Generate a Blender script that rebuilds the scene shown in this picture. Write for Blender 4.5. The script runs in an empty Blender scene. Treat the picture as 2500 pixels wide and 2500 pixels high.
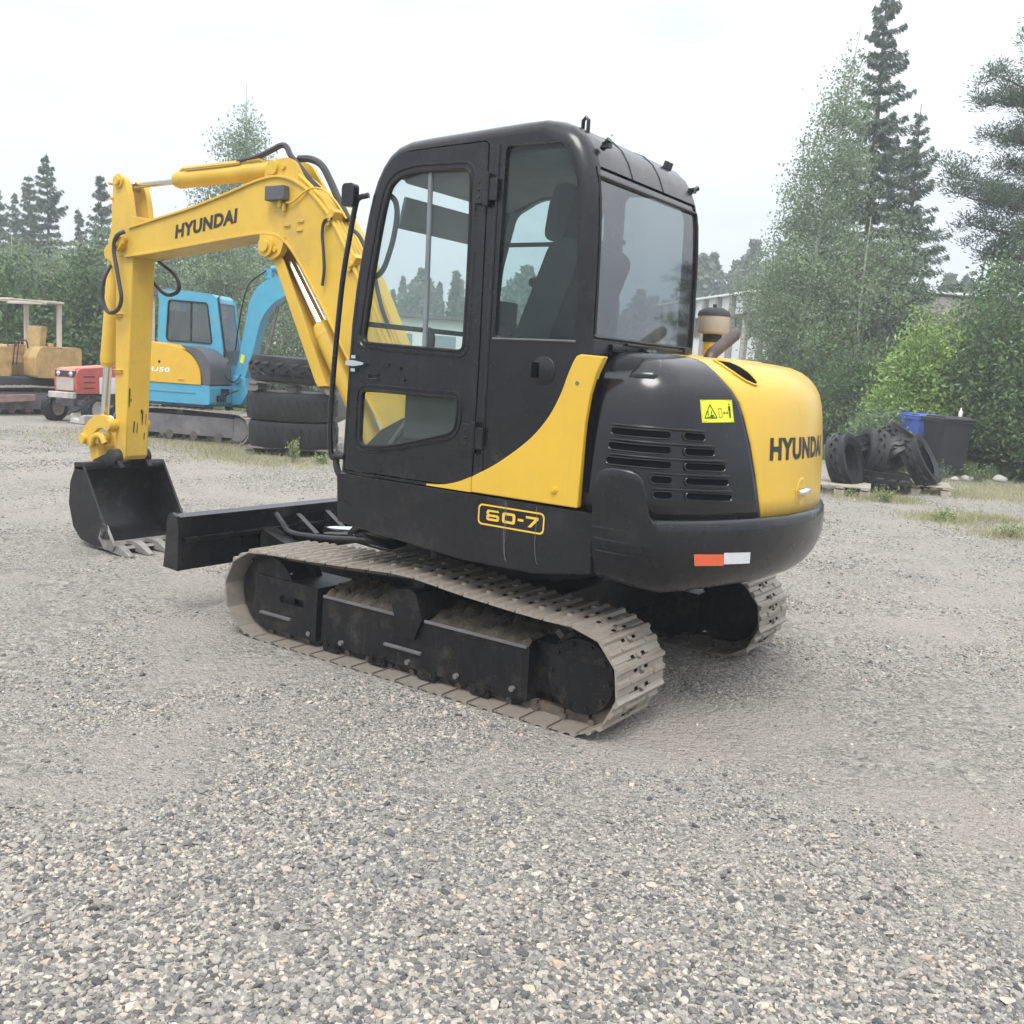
import bpy, bmesh, math, random
import numpy as np
from mathutils import Vector, Matrix
from mathutils.geometry import tessellate_polygon
rnd = random.Random(7)
rng = np.random.default_rng(11)
R = math.radians
pi = math.pi
sc = bpy.context.scene
col = sc.collection

# ------------------------------------------------------------------ camera
# The yard is flat at z = 0; x points the way the yellow machine faces, y to its left.
FOC, CEN = 2384.6, 1250.0                       # focal length and centre in photo pixels (2500 px)
def _u(v): v = np.array(v, float); return v / np.linalg.norm(v)
AX = _u((-2271 - CEN, 675 - CEN, FOC)); AY = -_u((2905 - CEN, 1005 - CEN, FOC)); AZ = np.cross(AX, AY)
CAM = np.array((-2.80, 4.207, 1.44))
RIGHT = np.array((AX[0], AY[0], AZ[0])); DOWN = np.array((AX[1], AY[1], AZ[1])); FWD = np.array((AX[2], AY[2], AZ[2]))
cd = bpy.data.cameras.new('camera'); cam = bpy.data.objects.new('camera', cd); col.objects.link(cam)
cd.sensor_width = 36; cd.lens = 36 * FOC / 2500; cd.clip_start = .05; cd.clip_end = 1500
mw = Matrix.Identity(4)
for i in range(3):
    mw[i][0] = RIGHT[i]; mw[i][1] = -DOWN[i]; mw[i][2] = -FWD[i]; mw[i][3] = CAM[i]
cam.matrix_world = mw
sc.camera = cam

# ------------------------------------------------------------------ sky, sun, exposure
SUN_EL, SUN_AZ = R(58), R(115)                  # azimuth of the sun, counted from +x towards +y
world = bpy.data.worlds.new('World'); sc.world = world; world.use_nodes = True
wn, wl = world.node_tree.nodes, world.node_tree.links
wn.clear()
sky = wn.new('ShaderNodeTexSky'); sky.sky_type = 'NISHITA'; sky.sun_disc = False
sky.sun_elevation = SUN_EL; sky.sun_rotation = R(90) - SUN_AZ
tc = wn.new('ShaderNodeTexCoord')
mp = wn.new('ShaderNodeMapping'); mp.inputs['Scale'].default_value = (1.0, 1.0, 2.6)
nz = wn.new('ShaderNodeTexNoise'); nz.inputs['Scale'].default_value = 1.7; nz.inputs['Detail'].default_value = 5; nz.inputs['Roughness'].default_value = .5
cr = wn.new('ShaderNodeValToRGB')
cr.color_ramp.elements[0].position = .36; cr.color_ramp.elements[0].color = (7.9, 8.7, 9.5, 1)
cr.color_ramp.elements[1].position = .60; cr.color_ramp.elements[1].color = (11.2, 11.3, 11.5, 1)
mx = wn.new('ShaderNodeMix'); mx.data_type = 'RGBA'; mx.inputs[0].default_value = .90
bg = wn.new('ShaderNodeBackground'); bg.inputs['Strength'].default_value = .1
wo = wn.new('ShaderNodeOutputWorld')
wl.new(tc.outputs['Generated'], mp.inputs[0]); wl.new(mp.outputs[0], nz.inputs['Vector']); wl.new(nz.outputs['Fac'], cr.inputs[0])
sx = wn.new('ShaderNodeSeparateXYZ'); wl.new(tc.outputs['Generated'], sx.inputs[0])
el = wn.new('ShaderNodeValToRGB')                # an overcast sky is darkest and bluest at the horizon
for _ in range(2): el.color_ramp.elements.new(.5)
for e_, (p_, c_) in zip(el.color_ramp.elements, ((0., (.47, .50, .555)), (.16, (.535, .56, .60)), (.34, (.68, .69, .705)), (.75, (1.25, 1.235, 1.21)))): e_.position = p_; e_.color = (*c_, 1)
wl.new(sx.outputs[2], el.inputs[0])
mu = wn.new('ShaderNodeMix'); mu.data_type = 'RGBA'; mu.blend_type = 'MULTIPLY'; mu.inputs[0].default_value = 1
wl.new(sky.outputs[0], mx.inputs[6]); wl.new(cr.outputs[0], mx.inputs[7]); wl.new(mx.outputs[2], mu.inputs[6]); wl.new(el.outputs[0], mu.inputs[7]); wl.new(mu.outputs[2], bg.inputs[0]); wl.new(bg.outputs[0], wo.inputs[0])
sl = bpy.data.lights.new('sun', 'SUN'); sl.energy = 1.5; sl.angle = R(25); sl.color = (1, .97, .92)
so = bpy.data.objects.new('sun', sl); col.objects.link(so)
sdir = Vector((math.cos(SUN_EL) * math.cos(SUN_AZ), math.cos(SUN_EL) * math.sin(SUN_AZ), math.sin(SUN_EL)))
so.rotation_euler = sdir.to_track_quat('Z', 'Y').to_euler(); so.location = (0, 0, 40)
sc.view_settings.view_transform = 'Standard'; sc.view_settings.look = 'None'
sc.view_settings.exposure = 0.90; sc.view_settings.gamma = 1; sc.view_settings.use_curve_mapping = False
sc.cycles.transparent_max_bounces = 24
sc.cycles.use_denoising = True

# ------------------------------------------------------------------ materials
MATS = {}
def nodes(name):
    m = bpy.data.materials.new(name); m.use_nodes = True; MATS[name] = m
    t = m.node_tree; t.nodes.clear()
    out = t.nodes.new('ShaderNodeOutputMaterial')
    return m, t, out
def N(t, k, **kw):
    n = t.nodes.new(k)
    for a, b in kw.items():
        if a.startswith('i_'): n.inputs[a[2:].replace('_', ' ')].default_value = b
        else: setattr(n, a, b)
    return n
def ramp(t, stops):
    r = t.nodes.new('ShaderNodeValToRGB'); e = r.color_ramp.elements
    while len(e) < len(stops): e.new(.5)
    for q, (p, c) in zip(e, stops): q.position = p; q.color = (*c, 1)
    return r
def paint(name, colr, rough=.4, metal=0., spec=.5, var=.12, scale=6., bump=.0, bscale=60., dirt=None, dirt_amt=.0, dscale=4., coat=0.):
    """painted or plain surface: base colour with mottling, a dirt layer of its own and a little relief"""
    m, t, out = nodes(name); L = t.links.new
    b = N(t, 'ShaderNodeBsdfPrincipled'); L(b.outputs[0], out.inputs[0])
    b.inputs['Metallic'].default_value = metal; b.inputs['Specular IOR Level'].default_value = spec
    b.inputs['Coat Weight'].default_value = coat; b.inputs['Coat Roughness'].default_value = .15
    c = N(t, 'ShaderNodeTexCoord')
    n1 = N(t, 'ShaderNodeTexNoise', i_Scale=scale, i_Detail=5., i_Roughness=.6); L(c.outputs['Object'], n1.inputs['Vector'])
    lo = tuple(x * (1 - var) for x in colr); hi = tuple(min(1, x * (1 + var)) for x in colr)
    r1 = ramp(t, [(.3, lo), (.7, hi)]); L(n1.outputs['Fac'], r1.inputs[0]); base = r1.outputs[0]
    if dirt:
        n2 = N(t, 'ShaderNodeTexNoise', i_Scale=dscale, i_Detail=8., i_Roughness=.72); L(c.outputs['Object'], n2.inputs['Vector'])
        r2 = ramp(t, [(.66 - dirt_amt * .45, (0, 0, 0)), (.80 - dirt_amt * .25, (1, 1, 1))]); L(n2.outputs['Fac'], r2.inputs[0])
        k = N(t, 'ShaderNodeMath', operation='MULTIPLY'); k.inputs[1].default_value = min(1., .35 + dirt_amt); L(r2.outputs[0], k.inputs[0])
        mxx = N(t, 'ShaderNodeMix', data_type='RGBA'); L(k.outputs[0], mxx.inputs[0]); L(base, mxx.inputs[6]); mxx.inputs[7].default_value = (*dirt, 1)
        base = mxx.outputs[2]
    if dirt:
        n6 = N(t, 'ShaderNodeTexNoise', i_Scale=150., i_Detail=2.); L(c.outputs['Object'], n6.inputs['Vector']); r6 = ramp(t, [(.69, (0, 0, 0)), (.73, (.55, .55, .55))]); L(n6.outputs['Fac'], r6.inputs[0])
        m6 = N(t, 'ShaderNodeMix', data_type='RGBA'); L(r6.outputs[0], m6.inputs[0]); L(base, m6.inputs[6]); m6.inputs[7].default_value = (*(min(1, q * 1.7) for q in dirt), 1); base = m6.outputs[2]
        mp_ = N(t, 'ShaderNodeMapping'); mp_.inputs['Scale'].default_value = (9, 9, .9); mp_.inputs['Rotation'].default_value = (.1, .2, 0); L(c.outputs['Object'], mp_.inputs[0])
        n7 = N(t, 'ShaderNodeTexNoise', i_Scale=3., i_Detail=6., i_Roughness=.7); L(mp_.outputs[0], n7.inputs['Vector']); r7 = ramp(t, [(.56, (0, 0, 0)), (.78, (.30, .30, .30))]); L(n7.outputs['Fac'], r7.inputs[0])
        m7 = N(t, 'ShaderNodeMix', data_type='RGBA'); L(r7.outputs[0], m7.inputs[0]); L(base, m7.inputs[6]); m7.inputs[7].default_value = (*dirt, 1); base = m7.outputs[2]
    L(base, b.inputs['Base Color'])
    mr = N(t, 'ShaderNodeMapRange'); mr.inputs[3].default_value = max(.03, rough - .08); mr.inputs[4].default_value = min(1, rough + .1)
    n3 = N(t, 'ShaderNodeTexNoise', i_Scale=scale * 2.3, i_Detail=4.); L(c.outputs['Object'], n3.inputs['Vector']); L(n3.outputs['Fac'], mr.inputs[0]); L(mr.outputs[0], b.inputs['Roughness'])
    if bump:
        n4 = N(t, 'ShaderNodeTexNoise', i_Scale=bscale, i_Detail=4.); L(c.outputs['Object'], n4.inputs['Vector'])
        bp = N(t, 'ShaderNodeBump', i_Strength=bump, i_Distance=.01); L(n4.outputs['Fac'], bp.inputs['Height']); L(bp.outputs[0], b.inputs['Normal'])
    return m
M = {}
M['yellow'] = paint('yellow_paint', (.64, .40, .036), .32, var=.05, scale=3, coat=.25, dirt=(.42, .27, .10), dirt_amt=.12, dscale=3)
M['yellow_arm'] = paint('yellow_paint_worn', (.61, .39, .044), .38, var=.08, scale=3, dirt=(.36, .25, .09), dirt_amt=.3, dscale=2.5, bump=.03)
M['black'] = paint('black_paint', (.008, .0085, .011), .27, spec=.30, coat=.3, var=.3, scale=4, dirt=(.045, .043, .042), dirt_amt=.26, dscale=2.5, bump=.03, bscale=25)
M['black_gloss'] = paint('black_gloss_paint', (.007, .0075, .010), .20, spec=.3, var=.2, scale=4, dirt=(.035, .034, .036), dirt_amt=.2, coat=.5)
M['black_frame'] = paint('black_frame_paint', (.008, .0085, .010), .40, spec=.28, var=.3, scale=9, dirt=(.085, .072, .056), dirt_amt=.30, dscale=7, bump=.12, bscale=40)
M['inner'] = paint('cab_lining', (.035, .037, .042), .75, var=.2)
M['inner_grey'] = paint('cab_lining_grey', (.16, .18, .20), .7, var=.15)
M['seat'] = paint('seat_vinyl', (.02, .022, .028), .6, bump=.1, bscale=90)
M['dark'] = paint('hollow_shade', (.005, .005, .006), .9, var=.1, spec=.05)  # near-black standing in for shade inside holes and slots, also dark joints
M['rubber'] = paint('rubber', (.009, .009, .010), .42, spec=.4, var=.3, scale=8, dirt=(.07, .065, .06), dirt_amt=.2, bump=.1)
M['hose'] = paint('hose_rubber', (.03, .03, .034), .45, var=.2)
M['chrome'] = paint('chrome', (.75, .76, .80), .12, metal=1., var=.03)
M['steel'] = paint('bare_steel', (.46, .44, .41), .5, metal=.6, var=.15, scale=12)
M['track'] = paint('track_steel', (.35, .315, .27), .48, metal=.4, var=.22, scale=9, dirt=(.20, .165, .13), dirt_amt=.5, dscale=9, bump=.25, bscale=45)
M['track_in'] = paint('track_chain_steel', (.10, .085, .07), .6, metal=.3, var=.4, scale=12, dirt=(.2, .15, .11), dirt_amt=.4, bump=.2)
M['mud'] = paint('dried_mud', (.085, .072, .055), .95, var=.4, scale=20, bump=.8, bscale=70)
M['exhaust'] = paint('rusty_exhaust', (.085, .062, .052), .45, metal=.5, var=.3, scale=15)
M['tan'] = paint('tan_plastic', (.40, .355, .31), .6, var=.1)
M['bucket'] = paint('bucket_black', (.011, .011, .013), .38, spec=.35, var=.3, dirt=(.10, .095, .09), dirt_amt=.3, dscale=5, bump=.05)
M['worn'] = paint('worn_bucket_steel', (.28, .265, .25), .5, metal=.4, var=.3, scale=9, dirt=(.10, .09, .08), dirt_amt=.3, bump=.1)
M['sign_yellow'] = paint('sign_yellow', (.66, .72, .04), .4, var=.03)
M['print_black'] = paint('print_black', (.022, .018, .016), .5, var=.2)
M['print_yellow'] = paint('print_yellow', (.72, .46, .05), .45, var=.05)
M['print_white'] = paint('print_white', (.80, .80, .78), .5, var=.04)
M['refl_red'] = paint('reflector_red', (.78, .14, .06), .3, var=.05, scale=60)
M['refl_white'] = paint('reflector_white', (.72, .73, .75), .3, var=.05, scale=60)
M['blue'] = paint('blue_paint', (.060, .31, .455), .42, var=.08, coat=.15, dirt=(.15, .25, .31), dirt_amt=.32)
M['kyellow'] = paint('warm_yellow_paint', (.62, .37, .03), .4, var=.05)
M['grey_plastic'] = paint('grey_plastic', (.085, .085, .095), .5, var=.1)
M['frame_grey'] = paint('dusty_frame', (.12, .115, .12), .6, var=.25, dirt=(.22, .2, .18), dirt_amt=.35)
M['red'] = paint('faded_red_paint', (.50, .10, .08), .5, var=.15, dirt=(.36, .2, .16), dirt_amt=.25)
M['pale_red'] = paint('light_red_paint', (.62, .22, .18), .5, var=.12)  # paler red, used on the tractor's hood top
M['white'] = paint('white_paint', (.74, .74, .73), .5, var=.06, dirt=(.5, .48, .44), dirt_amt=.1)
M['dozer'] = paint('dull_yellow_paint', (.44, .29, .11), .6, var=.2, dirt=(.20, .15, .09), dirt_amt=.4)
M['rops'] = paint('pale_post_paint', (.48, .42, .37), .6, var=.12)
M['rust'] = paint('rusty_blade', (.26, .17, .15), .7, var=.3, bump=.2)
M['wood'] = paint('weathered_wood', (.36, .32, .26), .85, var=.25, scale=14, bump=.2)
M['wood_dark'] = paint('dark_weathered_wood', (.16, .145, .135), .85, var=.3, scale=14, bump=.2)
M['bin_grey'] = paint('grey_bin_plastic', (.018, .019, .023), .45, spec=.35, var=.1)
M['bin_blue'] = paint('blue_bin_plastic', (.07, .13, .50), .45, var=.08)
M['rock'] = paint('rock', (.40, .38, .36), .9, var=.3, scale=7, bump=.5, bscale=20)
M['panel'] = paint('white_wall_panel', (.82, .83, .85), .7, var=.04)
M['pilaster'] = paint('brown_pilaster', (.30, .27, .24), .8, var=.1)
M['bark'] = paint('bark', (.13, .11, .095), .9, var=.4, scale=9, bump=.6, bscale=20)
M['birch_bark'] = paint('birch_bark', (.50, .48, .45), .8, var=.2, scale=3, dirt=(.06, .055, .05), dirt_amt=.45, dscale=6)
M['twig'] = paint('twig', (.14, .115, .09), .9, var=.3)

def glass(name, tint, refl=1.45, film=.06, filmcol=(.55, .62, .62)):
    m, t, out = nodes(name); L = t.links.new
    tr = N(t, 'ShaderNodeBsdfTransparent'); tr.inputs[0].default_value = (*tint, 1)
    gl = N(t, 'ShaderNodeBsdfGlossy', i_Roughness=.03)
    df = N(t, 'ShaderNodeBsdfDiffuse'); df.inputs[0].default_value = (*filmcol, 1)
    c = N(t, 'ShaderNodeTexCoord'); n = N(t, 'ShaderNodeTexNoise', i_Scale=3., i_Detail=6.); L(c.outputs['Object'], n.inputs['Vector'])
    mr = N(t, 'ShaderNodeMapRange'); mr.inputs[1].default_value = .3; mr.inputs[2].default_value = .75; mr.inputs[3].default_value = film * .4; mr.inputs[4].default_value = film * 1.6
    L(n.outputs['Fac'], mr.inputs[0])
    m1 = N(t, 'ShaderNodeMixShader'); L(mr.outputs[0], m1.inputs[0]); L(tr.outputs[0], m1.inputs[1]); L(df.outputs[0], m1.inputs[2])
    lw = N(t, 'ShaderNodeLayerWeight'); lw.inputs['Blend'].default_value = .5; pw = N(t, 'ShaderNodeMath', operation='POWER'); pw.inputs[1].default_value = 4.; L(lw.outputs['Facing'], pw.inputs[0])
    f0 = ((refl - 1) / (refl + 1)) ** 2; fr = N(t, 'ShaderNodeMath', operation='MULTIPLY_ADD'); fr.inputs[1].default_value = 1 - f0; fr.inputs[2].default_value = f0; L(pw.outputs[0], fr.inputs[0])
    m2 = N(t, 'ShaderNodeMixShader'); L(fr.outputs[0], m2.inputs[0]); L(m1.outputs[0], m2.inputs[1]); L(gl.outputs[0], m2.inputs[2]); L(m2.outputs[0], out.inputs[0])
    return m
M['glass'] = glass('cab_glass', (.90, .945, .935), 1.4, .035)
M['glass_dark'] = glass('tinted_glass', (.80, .88, .87), 1.35, .03, (.3, .33, .36))
M['glass_rear'] = glass('rear_glass', (.26, .31, .32), 2.3, .10, (.42, .44, .49))  # grey film colour also stands in for the pale sky reflection
M['glass_far'] = glass('far_window_glass', (.6, .68, .7), 1.8, .05)

def foliage(name, stops, trans=.35, rough=.6):
    m, t, out = nodes(name); L = t.links.new
    g = N(t, 'ShaderNodeNewGeometry'); c = N(t, 'ShaderNodeTexCoord')
    n = N(t, 'ShaderNodeTexNoise', i_Scale=.9, i_Detail=3.); L(c.outputs['Object'], n.inputs['Vector'])
    a = N(t, 'ShaderNodeMath', operation='MULTIPLY_ADD'); a.inputs[1].default_value = .55; L(g.outputs['Random Per Island'], a.inputs[0])
    b = N(t, 'ShaderNodeMath', operation='MULTIPLY_ADD'); b.inputs[1].default_value = 1.1; b.inputs[2].default_value = -.33; L(n.outputs['Fac'], b.inputs[0]); L(b.outputs[0], a.inputs[2])
    r = ramp(t, stops); L(a.outputs[0], r.inputs[0])
    p = N(t, 'ShaderNodeBsdfPrincipled', i_Roughness=rough); p.inputs['Specular IOR Level'].default_value = .3; L(r.outputs[0], p.inputs['Base Color'])
    tl = N(t, 'ShaderNodeBsdfTranslucent'); L(r.outputs[0], tl.inputs[0])
    mxs = N(t, 'ShaderNodeMixShader'); mxs.inputs[0].default_value = trans; L(p.outputs[0], mxs.inputs[1]); L(tl.outputs[0], mxs.inputs[2]); L(mxs.outputs[0], out.inputs[0])
    return m
M['birch_leaf'] = foliage('birch_leaves', [(.15, (.125, .185, .105)), (.5, (.20, .28, .155)), (.9, (.34, .42, .26))], .4)
M['spruce_needle'] = foliage('spruce_needles', [(.15, (0.048, 0.084, 0.056)), (.55, (0.084, 0.133, 0.084)), (.95, (0.152, 0.227, 0.133))], .15)
M['pine_needle'] = foliage('pine_needles', [(.15, (0.061, 0.095, 0.069)), (.55, (0.103, 0.160, 0.101)), (.95, (0.172, 0.242, 0.140))], .15)
M['willow_leaf'] = foliage('bright_willow_leaves', [(.1, (.14, .235, .06)), (.5, (.29, .43, .11)), (.9, (.52, .64, .26))], .42)
M['shrub_leaf'] = foliage('shrub_leaves', [(.15, (0.056, 0.103, 0.043)), (.5, (0.101, 0.168, 0.066)), (.92, (0.215, 0.316, 0.133))], .3)
M['shrub_light'] = foliage('pale_shrub_leaves', [(.15, (0.086, 0.132, 0.069)), (.5, (0.149, 0.213, 0.109)), (.92, (0.276, 0.345, 0.207))], .3)
M['far_leaf'] = foliage('far_wood_leaves', [(.1, (0.072, 0.108, 0.072)), (.5, (0.115, 0.158, 0.103)), (.95, (0.187, 0.238, 0.158))], .2)
M['weed_leaf'] = foliage('weed_leaves', [(.1, (.14, .19, .07)), (.5, (.26, .31, .13)), (.9, (.46, .47, .28))], .3)
M['grass_blade'] = foliage('grass_blades', [(.1, (.10, .15, .05)), (.5, (.17, .23, .08)), (.9, (.30, .35, .15))], .3)
M['dry_grass'] = foliage('dry_grass_blades', [(.1, (.22, .22, .10)), (.5, (.34, .33, .18)), (.9, (.50, .47, .30))], .3)

def gravel_ground():
    m, t, out = nodes('gravel'); L = t.links.new
    b = N(t, 'ShaderNodeBsdfPrincipled', i_Roughness=.92); b.inputs['Specular IOR Level'].default_value = .25; L(b.outputs[0], out.inputs[0])
    c = N(t, 'ShaderNodeTexCoord')
    def vor(s): v = N(t, 'ShaderNodeTexVoronoi', i_Scale=s); L(c.outputs['Object'], v.inputs['Vector']); return v
    def noi(s, d=5., r=.6): v = N(t, 'ShaderNodeTexNoise', i_Scale=s, i_Detail=d, i_Roughness=r); L(c.outputs['Object'], v.inputs['Vector']); return v
    v1, v2, v3 = vor(95.), vor(44.), vor(17.)
    def stones(v):
        s = N(t, 'ShaderNodeSeparateColor'); L(v.outputs['Color'], s.inputs[0])
        r = ramp(t, [(0, (.12, .118, .115)), (.25, (.25, .238, .222)), (.55, (.37, .345, .31)), (.8, (.46, .43, .385)), (1, (.60, .56, .50))]); L(s.outputs[0], r.inputs[0]); return r
    s1, s2, s3 = stones(v1), stones(v2), stones(v3)
    a = N(t, 'ShaderNodeMix', data_type='RGBA'); n0 = noi(2.2); r0 = ramp(t, [(.42, (0, 0, 0)), (.62, (1, 1, 1))]); L(n0.outputs['Fac'], r0.inputs[0]); L(r0.outputs[0], a.inputs[0]); L(s1.outputs[0], a.inputs[6]); L(s2.outputs[0], a.inputs[7])
    a3 = N(t, 'ShaderNodeMix', data_type='RGBA'); n5 = noi(1.1); r5 = ramp(t, [(.52, (0, 0, 0)), (.68, (.6, .6, .6))]); L(n5.outputs['Fac'], r5.inputs[0]); L(r5.outputs[0], a3.inputs[0]); L(a.outputs[2], a3.inputs[6]); L(s3.outputs[0], a3.inputs[7])
    # sandy fines between the stones, in patches
    n1 = noi(.75, 7., .66); r1 = ramp(t, [(.47, (.10, .10, .10)), (.58, (.85, .85, .85))]); L(n1.outputs['Fac'], r1.inputs[0])
    n2 = noi(160., 3.); r2 = ramp(t, [(.3, (.35, .318, .29)), (.7, (.485, .445, .405))]); L(n2.outputs['Fac'], r2.inputs[0])
    d = N(t, 'ShaderNodeMix', data_type='RGBA'); L(r1.outputs[0], d.inputs[0]); L(a3.outputs[2], d.inputs[6]); L(r2.outputs[0], d.inputs[7])
    # broad tone
    n3 = noi(.16, 4.); r3 = ramp(t, [(.3, (.92, .92, .92)), (.7, (1.06, 1.04, 1.01))]); L(n3.outputs['Fac'], r3.inputs[0])
    e = N(t, 'ShaderNodeMix', data_type='RGBA', blend_type='MULTIPLY'); e.inputs[0].default_value = 1; L(d.outputs[2], e.inputs[6]); L(r3.outputs[0], e.inputs[7])
    # bluish crushed stone here and there
    n6 = noi(.9, 7., .7); r6 = ramp(t, [(.60, (0, 0, 0)), (.74, (.28, .28, .28))]); L(n6.outputs['Fac'], r6.inputs[0])
    f = N(t, 'ShaderNodeMix', data_type='RGBA'); L(r6.outputs[0], f.inputs[0]); L(e.outputs[2], f.inputs[6])
    s9 = N(t, 'ShaderNodeSeparateColor'); L(v2.outputs['Color'], s9.inputs[0]); r9 = ramp(t, [(0, (.20, .215, .235)), (1, (.46, .47, .48))]); L(s9.outputs[1], r9.inputs[0]); L(r9.outputs[0], f.inputs[7])
    L(f.outputs[2], b.inputs['Base Color'])
    h1 = N(t, 'ShaderNodeMath', operation='MULTIPLY'); h1.inputs[1].default_value = -.55; L(v1.outputs['Distance'], h1.inputs[0])
    h2 = N(t, 'ShaderNodeMath', operation='MULTIPLY_ADD'); h2.inputs[1].default_value = -.9; L(v2.outputs['Distance'], h2.inputs[0]); L(h1.outputs[0], h2.inputs[2])
    h3 = N(t, 'ShaderNodeMath', operation='MULTIPLY_ADD'); h3.inputs[1].default_value = .8; L(n2.outputs['Fac'], h3.inputs[0]); L(h2.outputs[0], h3.inputs[2])
    bp = N(t, 'ShaderNodeBump', i_Strength=1., i_Distance=.02); L(h3.outputs[0], bp.inputs['Height']); L(bp.outputs[0], b.inputs['Normal'])
    return m
M['gravel'] = gravel_ground()
def pebble_mat():
    m, t, out = nodes('pebble'); L = t.links.new
    b = N(t, 'ShaderNodeBsdfPrincipled', i_Roughness=.85); b.inputs['Specular IOR Level'].default_value = .3; L(b.outputs[0], out.inputs[0])
    o = N(t, 'ShaderNodeObjectInfo')
    r = ramp(t, [(0, (.085, .087, .092)), (.15, (.145, .148, .153)), (.40, (.232, .227, .22)), (.64, (.315, .30, .28)), (.84, (.40, .375, .342)), (.95, (.54, .505, .455)), (.985, (.47, .37, .30)), (1, (.55, .49, .36))]); L(o.outputs['Random'], r.inputs[0])
    c = N(t, 'ShaderNodeTexCoord'); n = N(t, 'ShaderNodeTexNoise', i_Scale=2.5, i_Detail=5., i_Roughness=.7); L(c.outputs['Object'], n.inputs['Vector'])
    r2 = ramp(t, [(.3, (.68, .66, .635)), (.7, (1.10, 1.055, 1.0))]); L(n.outputs['Fac'], r2.inputs[0])
    e = N(t, 'ShaderNodeMix', data_type='RGBA', blend_type='MULTIPLY'); e.inputs[0].default_value = 1; L(r.outputs[0], e.inputs[6]); L(r2.outputs[0], e.inputs[7])
    nl = N(t, 'ShaderNodeTexNoise', i_Scale=1.6, i_Detail=5., i_Roughness=.65); L(o.outputs['Location'], nl.inputs['Vector']); rl = ramp(t, [(.50, (1, 1, 1)), (.66, (.87, .91, .95))]); L(nl.outputs['Fac'], rl.inputs[0])
    e2 = N(t, 'ShaderNodeMix', data_type='RGBA', blend_type='MULTIPLY'); e2.inputs[0].default_value = 1; L(e.outputs[2], e2.inputs[6]); L(rl.outputs[0], e2.inputs[7]); L(e2.outputs[2], b.inputs['Base Color'])
    return m
M['pebble'] = pebble_mat()
def soil():
    m, t, out = nodes('soil'); L = t.links.new
    b = N(t, 'ShaderNodeBsdfPrincipled', i_Roughness=.95); L(b.outputs[0], out.inputs[0]); c = N(t, 'ShaderNodeTexCoord')
    n = N(t, 'ShaderNodeTexNoise', i_Scale=1.3, i_Detail=8., i_Roughness=.7); L(c.outputs['Object'], n.inputs['Vector'])
    r = ramp(t, [(.3, (.055, .075, .035)), (.5, (.10, .13, .055)), (.7, (.16, .17, .085))]); L(n.outputs['Fac'], r.inputs[0]); L(r.outputs[0], b.inputs['Base Color'])
    return m
M['soil'] = soil()

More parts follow.
